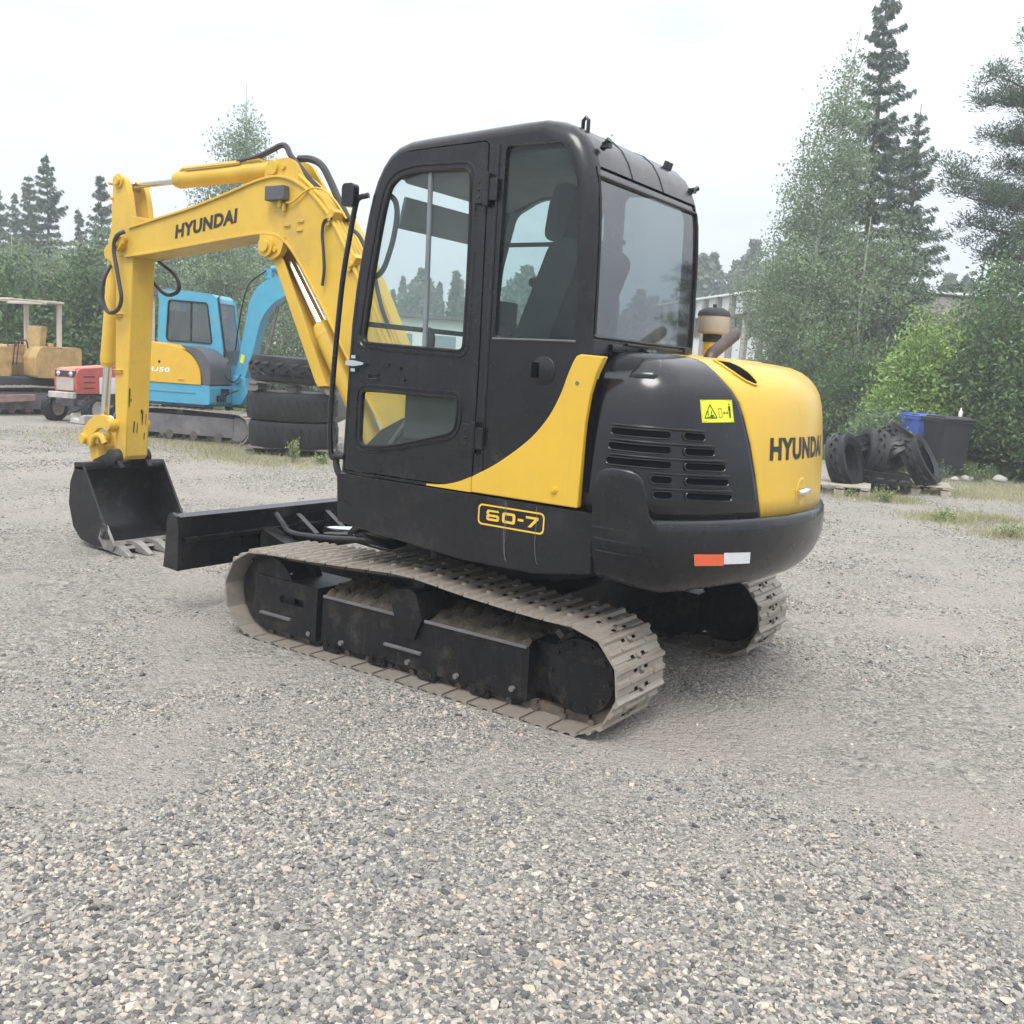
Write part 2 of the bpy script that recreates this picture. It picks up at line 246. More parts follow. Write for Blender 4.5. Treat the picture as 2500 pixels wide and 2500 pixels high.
# ------------------------------------------------------------------ mesh helpers
class MB:
    """collects shapes and links them as one mesh object"""
    def __init__(s): s.v = []; s.f = []; s.m = []
    def add(s, vs, fs, mi=0):
        o = len(s.v); s.v += [tuple(map(float, v)) for v in vs]
        for f in fs: s.f.append([i + o for i in f]); s.m.append(mi)
        return s
    def box(s, c, size, rot=None, mi=0):
        hx, hy, hz = (a / 2 for a in size)
        vs = [Vector((x, y, z)) for x in (-hx, hx) for y in (-hy, hy) for z in (-hz, hz)]
        if rot is not None: vs = [rot @ v for v in vs]
        vs = [v + Vector(c) for v in vs]
        return s.add(vs, [(0, 1, 3, 2), (4, 6, 7, 5), (0, 4, 5, 1), (2, 3, 7, 6), (0, 2, 6, 4), (1, 5, 7, 3)], mi)
    def hexa(s, p, mi=0):                        # 8 corners: bottom four, top four
        return s.add(p, [(3, 2, 1, 0), (4, 5, 6, 7), (0, 1, 5, 4), (1, 2, 6, 5), (2, 3, 7, 6), (3, 0, 4, 7)], mi)
    def prism(s, poly, a, b, axis='y', holes=(), mi=0):
        """polygon with holes in the plane across `axis`, from a to b"""
        def P(q, h):
            if axis == 'y': return (q[0], h, q[1])
            if axis == 'x': return (h, q[0], q[1])
            return (q[0], q[1], h)
        loops = [list(poly)] + [list(h) for h in holes]
        tri = tessellate_polygon([[Vector((q[0], q[1], 0)) for q in l] for l in loops]) if len(loops) > 1 or len(poly) > 4 else [tuple(range(len(poly)))]
        flat = [q for l in loops for q in l]; n = len(flat)
        vs = [P(q, a) for q in flat] + [P(q, b) for q in flat]
        fs = [tuple(t) for t in tri] + [tuple(i + n for i in reversed(t)) for t in tri]
        o = 0
        for l in loops:
            k = len(l)
            for i in range(k):
                j = (i + 1) % k; fs.append((o + i, o + j, o + j + n, o + i + n))
            o += k
        return s.add(vs, fs, mi)
    def tube(s, pts, r, n=8, caps=True, mi=0):
        pts = [Vector(p) for p in pts]; k = len(pts)
        rs = r if isinstance(r, (list, tuple)) else [r] * k
        up = None; vs = []
        for i, p in enumerate(pts):
            d = (pts[min(i + 1, k - 1)] - pts[max(i - 1, 0)]).normalized()
            if up is None: up = d.orthogonal().normalized()
            up = (up - d * up.dot(d)).normalized(); w = d.cross(up)
            for j in range(n):
                a = 2 * pi * j / n; vs.append(p + (up * math.cos(a) + w * math.sin(a)) * rs[i])
        fs = [(i * n + j, i * n + (j + 1) % n, (i + 1) * n + (j + 1) % n, (i + 1) * n + j) for i in range(k - 1) for j in range(n)]
        if caps: fs += [tuple(range(n - 1, -1, -1)), tuple((k - 1) * n + j for j in range(n))]
        return s.add(vs, fs, mi)
    def cyl(s, p0, p1, r, n=20, mi=0): return s.tube([p0, p1], r, n, True, mi)
    def lathe(s, prof, o=(0, 0, 0), axis='z', n=24, mi=0):
        """profile of (radius, height) turned round the axis"""
        vs = []
        for r, h in prof:
            for j in range(n):
                a = 2 * pi * j / n; x, y = r * math.cos(a), r * math.sin(a)
                v = (x, y, h) if axis == 'z' else ((x, h, y) if axis == 'y' else (h, x, y))
                vs.append((v[0] + o[0], v[1] + o[1], v[2] + o[2]))
        k = len(prof)
        fs = [(i * n + j, i * n + (j + 1) % n, (i + 1) * n + (j + 1) % n, (i + 1) * n + j) for i in range(k - 1) for j in range(n)]
        if prof[0][0] > 1e-4 and prof[0] != prof[-1]: fs += [tuple(range(n - 1, -1, -1)), tuple((k - 1) * n + j for j in range(n))]
        return s.add(vs, fs, mi)
    def grid(s, rows, mi=0, closed=False):
        """rows of points joined by quads"""
        k = len(rows[0]); vs = [p for r in rows for p in r]
        fs = [(i * k + j, i * k + (j + 1) % k, (i + 1) * k + (j + 1) % k, (i + 1) * k + j) for i in range(len(rows) - 1) for j in range(k if closed else k - 1)]
        return s.add(vs, fs, mi)
    def xf(s, mat): s.v = [tuple(mat @ Vector(v)) for v in s.v]; return s
    def build(s, name, mat, parent=None, bevel=0., smooth=35., segs=2, fix=True):
        me = bpy.data.meshes.new(name); me.from_pydata(s.v, [], s.f)
        for x in (mat if isinstance(mat, (list, tuple)) else [mat]): me.materials.append(M[x])
        if max(s.m, default=0): me.polygons.foreach_set('material_index', s.m)
        if fix:
            b = bmesh.new(); b.from_mesh(me); bmesh.ops.remove_doubles(b, verts=b.verts, dist=1e-5)
            bmesh.ops.recalc_face_normals(b, faces=b.faces); b.to_mesh(me); b.free()
        if smooth:
            me.polygons.foreach_set('use_smooth', [True] * len(me.polygons)); me.set_sharp_from_angle(angle=R(smooth))
        o = bpy.data.objects.new(name, me); col.objects.link(o)
        if parent: o.parent = parent
        if bevel:
            w = o.modifiers.new('bevel', 'BEVEL'); w.width = bevel; w.segments = segs; w.limit_method = 'ANGLE'; w.angle_limit = R(40); w.harden_normals = True
        return o
def tag(o, label=None, cat=None, group=None, kind=None):
    for k, v in (('label', label), ('category', cat), ('group', group), ('kind', kind)):
        if v: o[k] = v
    return o
def thing(name, label, cat, loc=(0, 0, 0), rz=0., group=None):
    o = bpy.data.objects.new(name, None); col.objects.link(o); o.empty_display_size = .3
    o.location = loc; o.rotation_euler = (0, 0, rz); return tag(o, label, cat, group)
def share(o, parent, mat=None):
    c = o.copy(); col.objects.link(c); c.parent = parent
    if mat is not None: c.matrix_local = mat
    return c
def fast_mesh(name, V, F, mat, parent=None, smooth=False):
    """numpy quads or triangles as one mesh object"""
    me = bpy.data.meshes.new(name); n = len(F); k = F.shape[1]
    me.vertices.add(len(V)); me.vertices.foreach_set('co', np.asarray(V, np.float32).ravel())
    me.loops.add(n * k); me.loops.foreach_set('vertex_index', np.asarray(F, np.int32).ravel())
    me.polygons.add(n); me.polygons.foreach_set('loop_start', np.arange(0, n * k, k, dtype=np.int32))
    if smooth: me.polygons.foreach_set('use_smooth', np.ones(n, bool))
    me.update(calc_edges=True); me.materials.append(M[mat])
    o = bpy.data.objects.new(name, me); col.objects.link(o)
    if parent: o.parent = parent
    return o
def smooth_path(pts, n=6):
    """Catmull-Rom through the points"""
    P = [Vector(p) for p in pts]; P = [P[0] * 2 - P[1]] + P + [P[-1] * 2 - P[-2]]; out = []
    for i in range(1, len(P) - 2):
        for j in range(n):
            t = j / n; a, b, c, d = P[i - 1], P[i], P[i + 1], P[i + 2]
            out.append(.5 * ((2 * b) + (c - a) * t + (2 * a - 5 * b + 4 * c - d) * t * t + (3 * b - a - 3 * c + d) * t ** 3))
    return out + [P[-2]]
def rrect(x0, z0, x1, z1, r, n=5):
    """rounded rectangle, counter-clockwise"""
    out = []
    for cx, cz, a0 in ((x1 - r, z0 + r, -90), (x1 - r, z1 - r, 0), (x0 + r, z1 - r, 90), (x0 + r, z0 + r, 180)):
        for i in range(n + 1):
            a = R(a0 + 90 * i / n); out.append((cx + r * math.cos(a), cz + r * math.sin(a)))
    return out
def round_poly(poly, r, n=4):
    """polygon with its corners rounded"""
    out = []; k = len(poly); rr = r if isinstance(r, (list, tuple)) else [r] * k
    for i in range(k):
        p = Vector(poly[i]); a = Vector(poly[i - 1]) - p; b = Vector(poly[(i + 1) % k]) - p
        d = min(rr[i], a.length * .45, b.length * .45); a = p + a.normalized() * d; b = p + b.normalized() * d
        for j in range(n + 1):
            t = j / n; q = a * (1 - t) ** 2 + p * 2 * t * (1 - t) + b * t * t; out.append((q.x, q.y))
    return out
def offset_poly(poly, d):
    """closed polygon pushed inwards by d (d > 0 shrinks)"""
    k = len(poly); A = sum(poly[i][0] * poly[(i + 1) % k][1] - poly[(i + 1) % k][0] * poly[i][1] for i in range(k)); sg = 1 if A > 0 else -1
    out = []
    for i in range(k):
        p = Vector(poly[i]); a = (p - Vector(poly[i - 1])); b = (Vector(poly[(i + 1) % k]) - p)
        na = Vector((-a.y, a.x)).normalized() * sg; nb = Vector((-b.y, b.x)).normalized() * sg
        m = (na + nb); m = m.normalized() if m.length > 1e-6 else na
        out.append(tuple(p + m * (d / max(.35, m.dot(na)))))
    return out
def letters(txt, w, h, bold=.03):
    """flat lettering as (vertices, faces), lower left at the origin, w wide and h tall"""
    cu = bpy.data.curves.new('lettering', 'FONT'); cu.body = txt; cu.offset = bold; cu.resolution_u = 3; cu.space_character = 1.08
    o = bpy.data.objects.new('lettering_source', cu); col.objects.link(o)
    bpy.context.view_layer.update()
    me = bpy.data.meshes.new_from_object(o.evaluated_get(bpy.context.evaluated_depsgraph_get()))
    vs = [tuple(v.co) for v in me.vertices]; fs = [tuple(p.vertices) for p in me.polygons]
    bpy.data.objects.remove(o); bpy.data.curves.remove(cu); bpy.data.meshes.remove(me)
    xs = [v[0] for v in vs]; ys = [v[1] for v in vs]; x0, y0 = min(xs), min(ys); sx = w / (max(xs) - x0); sy = h / (max(ys) - y0)
    return [((v[0] - x0) * sx, (v[1] - y0) * sy) for v in vs], fs
def spot(px, depth, z=0.):
    """ground point seen at that photo column at that depth in metres"""
    a = (px - CEN) / FOC * depth
    b = (z - CAM[2] - a * RIGHT[2] - depth * FWD[2]) / DOWN[2]
    return Vector(CAM + a * RIGHT + b * DOWN + depth * FWD)
VIEW = math.atan2(FWD[1], FWD[0])               # heading of the line of sight

# ================================================================== SETTING: ground
gb = MB(); gb.grid([[(x, y, 0) for x in (-60, -20, 20, 60, 200)] for y in (-160, -60, -20, 20, 60)])
ground = tag(gb.build('ground', 'soil', smooth=0), kind='structure')
yb = MB()
edge = [spot(-900, 21.5), spot(-300, 21), spot(60, 21.2), spot(300, 22.5), spot(640, 24), spot(1000, 26), spot(1500, 25), spot(1900, 21.5), spot(2100, 19.3), spot(2300, 18.4), spot(2500, 18.2), spot(2900, 17)]
edge = [tuple(p.xy) for p in smooth_path([(*p.xy, 0) for p in edge], 8)]
edge = [(x + rnd.uniform(-.35, .35), y + rnd.uniform(-.35, .35)) for x, y in edge]
yb.prism(edge + [(-16, -2), (-14, 12), (14, 16)], .004, .0, 'z')
yard = tag(yb.build('gravel_yard', 'gravel', smooth=0), kind='structure')

# loose stones lying on the yard: bigger and denser towards the near left, thinner over the sandy patches
def pebble_mesh(seed):
    r = np.random.default_rng(seed); bm = bmesh.new(); bmesh.ops.create_icosphere(bm, subdivisions=2, radius=1.)
    ax = r.normal(size=(9, 3)); ax /= np.linalg.norm(ax, axis=1)[:, None]; cut = r.uniform(.42, .8, 9)
    s = np.array((1., r.uniform(.62, .9), r.uniform(.42, .68)))
    for v in bm.verts:
        p = np.array(v.co)
        for a, c in zip(ax, cut):
            d = p @ a
            if d > c: p = p - a * (d - c) * .95
        v.co = p * s
    me = bpy.data.meshes.new('pebble'); bm.to_mesh(me); bm.free(); me.materials.append(M['pebble'])
    me.polygons.foreach_set('use_smooth', [True] * len(me.polygons)); me.set_sharp_from_angle(angle=R(28))
    return me
def vnoise(x, y, cell, seed):
    r = np.random.default_rng(seed); g = r.random((128, 128)); u = x / cell; v = y / cell
    i = np.floor(u).astype(int); j = np.floor(v).astype(int); fu = u - i; fv = v - j; fu = fu * fu * (3 - 2 * fu); fv = fv * fv * (3 - 2 * fv)
    q = lambda a, b: g[a % 128, b % 128]
    return (q(i, j) * (1 - fu) + q(i + 1, j) * fu) * (1 - fv) + (q(i, j + 1) * (1 - fu) + q(i + 1, j + 1) * fu) * fv
def scatter_pebbles():
    pts, scl = [], []
    fh = FWD[:2] / np.linalg.norm(FWD[:2]); rh = np.array((fh[1], -fh[0]))
    for n, d0, d1, s0, s1 in ((380000, 1.2, 4.2, .0028, .0088), (460000, 3.4, 8.5, .0036, .0105), (170000, 7., 18., .007, .016)):
        d = np.sqrt(rng.uniform(d0 ** 2, d1 ** 2, n)); a = rng.uniform(-.78, .78, n)
        x = CAM[0] + d * (np.cos(a) * fh[0] + np.sin(a) * rh[0]); y = CAM[1] + d * (np.cos(a) * fh[1] + np.sin(a) * rh[1])
        f = .55 * vnoise(x, y, .55, 3) + .3 * vnoise(x, y, .22, 4) + .15 * vnoise(x, y, 1.6, 5)
        f += np.clip((3.4 - d) / 6, -.08, .25) - a * .03
        keep = rng.random(n) < np.clip((f - .26) / .24, .22, 1)
        big = np.clip((f - .40) / .3, 0, 1)
        s = s0 + (s1 - s0) * rng.random(n) ** (2.6 - 1.5 * big) * (.55 + .6 * big + (.95 - .55 * a) * np.clip((3.5 - d) / 1.5, 0, 1))
        pts.append(np.c_[x, y][keep]); scl.append(s[keep])
    P = np.concatenate(pts); S = np.concatenate(scl)
    hit = (np.abs(P[:, 0]) < 1.15) & (np.abs(np.abs(P[:, 1]) - .76) < .22); P, S = P[~hit], S[~hit]
    Q = rng.random(len(P)) < .014; S[Q] = np.minimum(S[Q] * 2.0, .0195)
    return P, S
P, S = scatter_pebbles()
me = bpy.data.meshes.new('loose_stones'); me.vertices.add(len(P))
me.vertices.foreach_set('co', np.c_[P, S * .38].astype(np.float32).ravel())
at = me.attributes.new('size', 'FLOAT', 'POINT'); at.data.foreach_set('value', S.astype(np.float32))
at = me.attributes.new('turn', 'FLOAT_VECTOR', 'POINT')
at.data.foreach_set('vector', np.c_[rng.normal(0, .3, len(P)), rng.normal(0, .3, len(P)), rng.uniform(0, 6.283, len(P))].astype(np.float32).ravel())
stones = bpy.data.objects.new('loose_stones', me); col.objects.link(stones); tag(stones, kind='stuff')
me.materials.append(M['pebble'])
kinds = []
for i in range(7):
    o = bpy.data.objects.new('pebble', pebble_mesh(100 + i)); kinds.append(o)
pc = bpy.data.collections.new('pebble_kinds')
for o in kinds: pc.objects.link(o)
ng = bpy.data.node_groups.new('scatter_stones', 'GeometryNodeTree')
ng.interface.new_socket('Geometry', in_out='INPUT', socket_type='NodeSocketGeometry'); ng.interface.new_socket('Geometry', in_out='OUTPUT', socket_type='NodeSocketGeometry')
gi = ng.nodes.new('NodeGroupInput'); go = ng.nodes.new('NodeGroupOutput')
ip = ng.nodes.new('GeometryNodeInstanceOnPoints'); ci = ng.nodes.new('GeometryNodeCollectionInfo'); ci.inputs[0].default_value = pc
ci.inputs['Separate Children'].default_value = True; ci.inputs['Reset Children'].default_value = True
na = ng.nodes.new('GeometryNodeInputNamedAttribute'); na.data_type = 'FLOAT'; na.inputs[0].default_value = 'size'
nv = ng.nodes.new('GeometryNodeInputNamedAttribute'); nv.data_type = 'FLOAT_VECTOR'; nv.inputs[0].default_value = 'turn'
ip.inputs['Pick Instance'].default_value = True
ng.links.new(gi.outputs[0], ip.inputs['Points']); ng.links.new(ci.outputs[0], ip.inputs['Instance'])
ng.links.new(na.outputs[0], ip.inputs['Scale']); ng.links.new(nv.outputs[0], ip.inputs['Rotation']); ng.links.new(ip.outputs[0], go.inputs[0])
stones.modifiers.new('scatter', 'NODES').node_group = ng

# ================================================================== THE YELLOW AND BLACK EXCAVATOR
EX = thing('excavator', 'yellow and black tracked excavator in the foreground with its bucket resting on the gravel', 'excavator')

# ---- crawler tracks
def track_path(n):
    """outer line of the shoes as (x, z), closed"""
    pts = []
    for a in np.linspace(-90, 88, 14): pts.append((.935 + .238 * math.cos(R(a)), .232 + .232 * math.sin(R(a))))   # front idler
    for x, z in ((.70, .476), (.45, .488), (.20, .505), (.02, .516), (-.10, .514), (-.35, .488), (-.60, .470), (-.80, .462)): pts.append((x, z))
    for a in np.linspace(90, 270, 14): pts.append((-.925 + .228 * math.cos(R(a)), .231 + .231 * math.sin(R(a))))  # rear sprocket
    P = np.array(pts + [pts[0]]); d = np.r_[0, np.cumsum(np.linalg.norm(np.diff(P, axis=0), axis=1))]
    s = np.linspace(0, d[-1], n + 1)
    return np.c_[np.interp(s, d, P[:, 0]), np.interp(s, d, P[:, 1])], d[-1] / n
NS = 38
TP, PITCH = track_path(NS)
def shoe():
    m = MB(); h = PITCH / 2
    prof = [(-h + .003, -.004), (-h + .003, -.008), (-h + .012, -.012), (-h + .020, -.004), (-.022, -.003), (-.012, .008), (.004, .008), (.014, -.003), (h - .034, -.003), (h - .024, .009), (h - .010, .009), (h - .004, -.002), (h - .003, -.012), (h - .03, -.011), (-h + .03, -.011)]
    m.prism(prof, -.2, .2, 'y')
    for y in (-.045, .045):
        for x in (-.044, .030):
            m.prism([(x - .0065, y - .011), (x + .0065, y - .011), (x + .0065, y + .011), (x - .0065, y + .011)], -.0025, .0005, 'z', mi=1)  # dark plates put in for the shade of the shoe holes
        m.cyl((-.008 + .01, y * 2.2, -.004), (.002, y * 2.2, .013), .013, 6)
    for x in (-.046, .030): m.cyl((x, 0, -.004), (x, 0, .006), .012, 6)
    return m.build('track_shoe', ['track', 'dark'], smooth=30)
shoe0 = shoe(); first = True
for y, lab in ((.76, 'near left crawler track'), (-.76, 'far right crawler track')):
    ch = MB()
    for i in range(NS):
        p, q = TP[i], TP[(i + 1) % NS]; c = (p + q) / 2; t = (q - p) / np.linalg.norm(q - p); nn = np.array((t[1], -t[0]))
        k = c - nn * .036; X = Vector((t[0], 0, t[1])); Z = Vector((nn[0], 0, nn[1])); rot = Matrix((X, (0, 1, 0), Z)).transposed()
        for dy in (-.055, .055): ch.box((k[0], y + dy, k[1]), (PITCH * .92, .03, .045), rot)
        ch.cyl((p[0] - nn[0] * .03, y - .09, p[1] - nn[1] * .03), (p[0] - nn[0] * .03, y + .09, p[1] - nn[1] * .03), .016, 8)
    tr = ch.build('crawler_track', 'track_in', EX, smooth=30); tr['label'] = lab
    for i in range(NS):
        p, q = TP[i], TP[(i + 1) % NS]; c = (p + q) / 2; t = (q - p) / np.linalg.norm(q - p); nn = np.array((t[1], -t[0]))
        X = Vector((-t[0], 0, -t[1])); Z = Vector((nn[0], 0, nn[1])); Yv = Z.cross(X)
        mtx = Matrix((X, Yv, Z)).transposed().to_4x4(); mtx.translation = Vector((c[0] - nn[0] * .004, y, c[1] - nn[1] * .004 + (.004 if nn[1] < -.9 else 0)))
        mtx = mtx @ Matrix.Rotation(rnd.gauss(0, .006), 4, 'Y')
        o = shoe0 if first else share(shoe0, tr); first = False
        o.parent = tr; o.matrix_local = mtx

# ---- track frames, rollers, sprocket drives
def track_frame(sg):
    Y = lambda v: sg * v
    f = MB()
    f.prism([(.998, .322), (.566, .322), (.571, .055), (.95, .055), (1.03, .13)], Y(.60), Y(.885), 'y', holes=[rrect(.66, .205, .83, .243, .018)])
    f.prism([(.540, .290), (.540, .058), (-.672, .058), (-.672, .292)], Y(.62), Y(.875), 'y')
    f.prism([(.10, .40), (-.02, .43), (-.06, .41), (-.10, .30), (-.06, .20), (.03, .20), (.07, .30)], Y(.70), Y(.893), 'y')
    f.box((0, Y(.55), .25), (1.0, .12, .2)); f.box((-.72, Y(.70), .2), (.12, .20, .22))
    f.prism([(.80, .20), (.66, .20), (.66, .25), (.80, .25)], Y(.80), Y(.84), 'y')
    fr = f.build('track_frame', 'black_frame', EX, bevel=.008)
    for x0, x1, z, yy in ((.744, .964, .132, .885), (-.095, .126, .140, .875)):
        MB().box(((x0 + x1) / 2, Y(yy + .006), z), (x1 - x0, .018, .014)).build('step_bar', 'frame_grey', fr, bevel=.003)
    for x0, x1, z in ((.07, .53, .291), (-.66, -.105, .293)):
        MB().box(((x0 + x1) / 2, Y(.878), z), (x1 - x0, .014, .014)).build('frame_rail', 'frame_grey', fr, bevel=.003)
    for x0, x1 in ((.08, .53), (-.66, -.11)):
        k = 26; g = MB(); rows = []
        for j in range(9):
            w = j / 8; rows.append([(x0 + (x1 - x0) * i / k, Y(.62 + .25 * w), .290 + .055 * (1 - w) ** .8 * (.75 + .5 * rnd.random()) + (rnd.uniform(-.008, .028) if 0 < j < 8 else 0)) for i in range(k + 1)])
        g.grid(rows).build('mud', 'mud', fr, smooth=60)
    d = MB()
    for i in range(10):
        a = 2 * pi * i / 10; d.cyl((-.915 + .135 * math.cos(a), .125, .222 + .135 * math.sin(a)), (-.915 + .135 * math.cos(a), .140, .222 + .135 * math.sin(a)), .010, 6)
    d.lathe([(.195, .0), (.195, .03), (.185, .045), (.165, .05), (.160, .115), (.155, .128), (.0, .132)], (-.915, 0, .222), 'y', 40)
    t = MB()
    for i in range(19):
        a = 2 * pi * i / 19; t.box((-.915 + .205 * math.cos(a), .022, .222 + .205 * math.sin(a)), (.05, .034, .030), Matrix.Rotation(-a, 3, 'Y'))
    t.v = [(x, Y(.735 + q), z) for x, q, z in t.v]; tag(t.build('sprocket_teeth', 'track_in', EX, bevel=.004), kind='stuff')
    for x, z in ((.40, .085), (-.02, .085), (-.30, .085), (-.60, .10), (.62, .085)): MB().cyl((x, Y(.872), z), (x, Y(.892), z), .013, 6).build('frame_bolt', 'frame_grey', fr)
    for i in range(12):
        a = 2 * pi * i / 12; d.cyl((-.915 + .176 * math.cos(a), .04, .222 + .176 * math.sin(a)), (-.915 + .176 * math.cos(a), .062, .222 + .176 * math.sin(a)), .011, 6)
    d.v = [(x, Y(.735 + q), z) for x, q, z in d.v]; d.build('drive_sprocket', 'black_frame', EX, smooth=35)
    i = MB(); i.lathe([(.05, .07), (.19, .06), (.19, .02), (.165, .01), (.165, -.10), (.19, -.11), (.19, -.15), (.05, -.16)], (.935, Y(.76) + .045, .232), 'y', 32); i.build('idler_wheel', 'black_frame', EX)
    for x in (.62, .32, .02, -.28, -.58):
        r = MB(); r.lathe([(.02, -.09), (.07, -.09), (.07, -.06), (.055, -.05), (.055, .05), (.07, .06), (.07, .085), (.035, .09), (.0, .092)], (x, Y(.76), .085), 'y', 20)
        r.build('track_roller', 'black_frame', EX)
    for x in (.47, .17, -.13, -.43):
        MB().box((x, Y(.872), .052), (.10, .02, .05)).cyl((x - .025, Y(.87), .055), (x - .025, Y(.892), .055), .014, 8).cyl((x + .025, Y(.87), .055), (x + .025, Y(.892), .055), .014, 8).build('roller_bracket', 'black_frame', EX)
    MB().cyl((-.04, Y(.65), .465), (-.04, Y(.86), .465), .04, 16).build('carrier_roller', 'black_frame', EX)
track_frame(1); track_frame(-1)
m = MB(); m.lathe([(0, -.012), (.012, -.008), (.015, 0), (.012, .010), (0, .014)], (.80, .85, .345), n=12); m.build('grease_plug', 'print_white', EX)
c = MB(); c.box((0, 0, .33), (1.1, 1.12, .20)); c.lathe([(.46, .43), (.46, .50), (.50, .51), (.50, .57), (.43, .58), (.43, .66)], n=40); c.build('undercarriage_body', 'black_frame', EX, bevel=.01)

# ---- dozer blade
b = MB(); b.prism([(1.535, .255), (1.545, .44), (1.535, .545), (1.60, .556), (1.585, .53), (1.575, .44), (1.59, .33), (1.64, .262), (1.60, .252)], -.955, .955, 'y')
b.box((1.538, 0, .42), (.03, 1.86, .022)); b.box((1.525, 0, .292), (.045, 1.0, .05))
bl = b.build('dozer_blade', 'black', EX, bevel=.004)
for y in (.962, -.962):
    MB().prism([(1.528, .255), (1.528, .50), (1.545, .549), (1.584, .566), (1.616, .552), (1.628, .50), (1.64, .36), (1.655, .262)], y - .012, y + .012, 'y').build('end_plate', 'black', bl, bevel=.003)
for y in (.36, -.36):
    MB().prism([(1.53, .44), (1.53, .28), (.55, .22), (.55, .34), (1.30, .37)], y - .05, y + .05, 'y').build('blade_arm', 'black_frame', bl, bevel=.006)
for y in (.10, -.14): MB().prism([(1.53, .50), (1.53, .30), (1.36, .32), (1.36, .40)], y, y + .04, 'y').build('cylinder_lug', 'black', bl, bevel=.004)
k = MB(); k.cyl((1.42, 0, .40), (1.0, 0, .45), .026, 14, 1); k.cyl((1.02, 0, .448), (.55, 0, .50), .055, 18); k.cyl((.60, -.1, .5), (.60, .1, .5), .06, 16)
k.build('blade_cylinder', ['black_gloss', 'chrome'], bl)
k = MB(); k.tube(smooth_path([(1.52, .30, .51), (1.46, .31, .47), (1.40, .30, .42), (1.25, .25, .41), (1.0, .22, .43), (.75, .2, .46)]), .016, 8); k.build('blade_hose', 'hose', bl)
k = MB(); k.lathe([(.0, -.16), (.06, -.15), (.085, -.10), (.085, .04), (.06, .09), (.06, .15), (.0, .16)], (.62, .38, .545), 'x', 20); k.box((.58, .36, .60), (.18, .16, .06)); k.tube(smooth_path([(.80, .36, .55), (.86, .40, .60), (.70, .44, .625), (.5, .42, .63)]), .018, 8); k.tube(smooth_path([(.78, .45, .52), (.60, .55, .60), (.35, .55, .62)]), .016, 8)
k.build('swing_cylinder', 'black_gloss', EX, bevel=.006)

# ---- deck and skirt of the upper body
d = MB(); d.box((-.30, 0, .69), (1.35, 1.72, .06)); d.box((-.25, -.1, .80), (1.2, 1.5, .16))
d.prism([(.34, .66), (.62, .70), (.90, .76), (.92, .92), (.70, 1.06), (.40, 1.02)], -.20, .18, 'y')
d.build('deck', 'black_frame', EX, bevel=.01)
s = MB(); s.prism([(.420, .910), (.404, .682), (.19, .663), (-.31, .620), (-.70, .622), (-.962, .664), (-.962, .905)], .90, .938, 'y'); s.prism([(.420, .910), (.404, .682), (.37, .682), (.38, .91)], -.1, .898, 'y')
s.build('side_skirt', 'black', EX, bevel=.01)
s = MB(); s.prism([(.420, .910), (.404, .682), (.19, .663), (-.31, .620), (-.70, .622), (-.962, .664), (-.962, .905)], -.938, -.90, 'y'); s.build('side_skirt', 'black', EX, bevel=.01)
s = MB(); s.prism(round_poly([(-.15, .915), (.25, .915), (.25, 1.38), (-.86, 1.50), (-.9, .915)], .06), -.92, -.16, 'y'); s.build('side_cover', 'yellow', EX, bevel=.03, segs=3)
# model badge
def ring(m, a, b, h, mi=0):
    n = len(a); m.add([(q[0], h, q[1]) for q in a] + [(q[0], h, q[1]) for q in b], [(i, (i + 1) % n, (i + 1) % n + n, i + n) for i in range(n)], mi)
g = MB(); h = .9405
ring(g, rrect(-.742, .788, -.412, .876, .02), rrect(-.735, .795, -.419, .869, .016), h)
def zz(x): return -.455 - x                       # badge reads from the front of the machine to the rear
def gring(x0, x1, z0, z1, t):
    ring(g, rrect(zz(x1), z0, zz(x0), z1, .011), rrect(zz(x1) + t, z0 + t * .8, zz(x0) - t, z1 - t * .8, .005), h)
def gq(pts): g.add([(zz(x), h, z) for x, z in pts], [(0, 1, 2, 3)])
gring(.0, .066, .810, .8365, .0125); gq([(0, .8367), (.0135, .8367), (.0135, .8465), (0, .8465)]); gq([(.0, .8467), (.064, .8467), (.060, .8550), (.006, .8550)]); 
gring(.080, .146, .810, .8545, .0135); gq([(.158, .828), (.186, .828), (.186, .838), (.158, .838)])
gq([(.197, .8445), (.258, .8445), (.258, .8545), (.197, .8545)]); gq([(.208, .810), (.224, .810), (.258, .8443), (.240, .8443)])
g.build('model_badge', 'print_yellow', EX, smooth=0, fix=False)
for x0, x1, z1 in ((-.545, -.556, .66), (-.552, -.559, .652), (-.700, -.712, .664)):
    pts = smooth_path([(x0, .94, .90), (x0 - .004, .94, .84), (x0 - .002, .94, .75), (x1, .94, z1 + .02), (x1 - .01, .94, z1)], 4); MB().tube(pts, .0012, 4).build('paint_drip', 'frame_grey', EX)

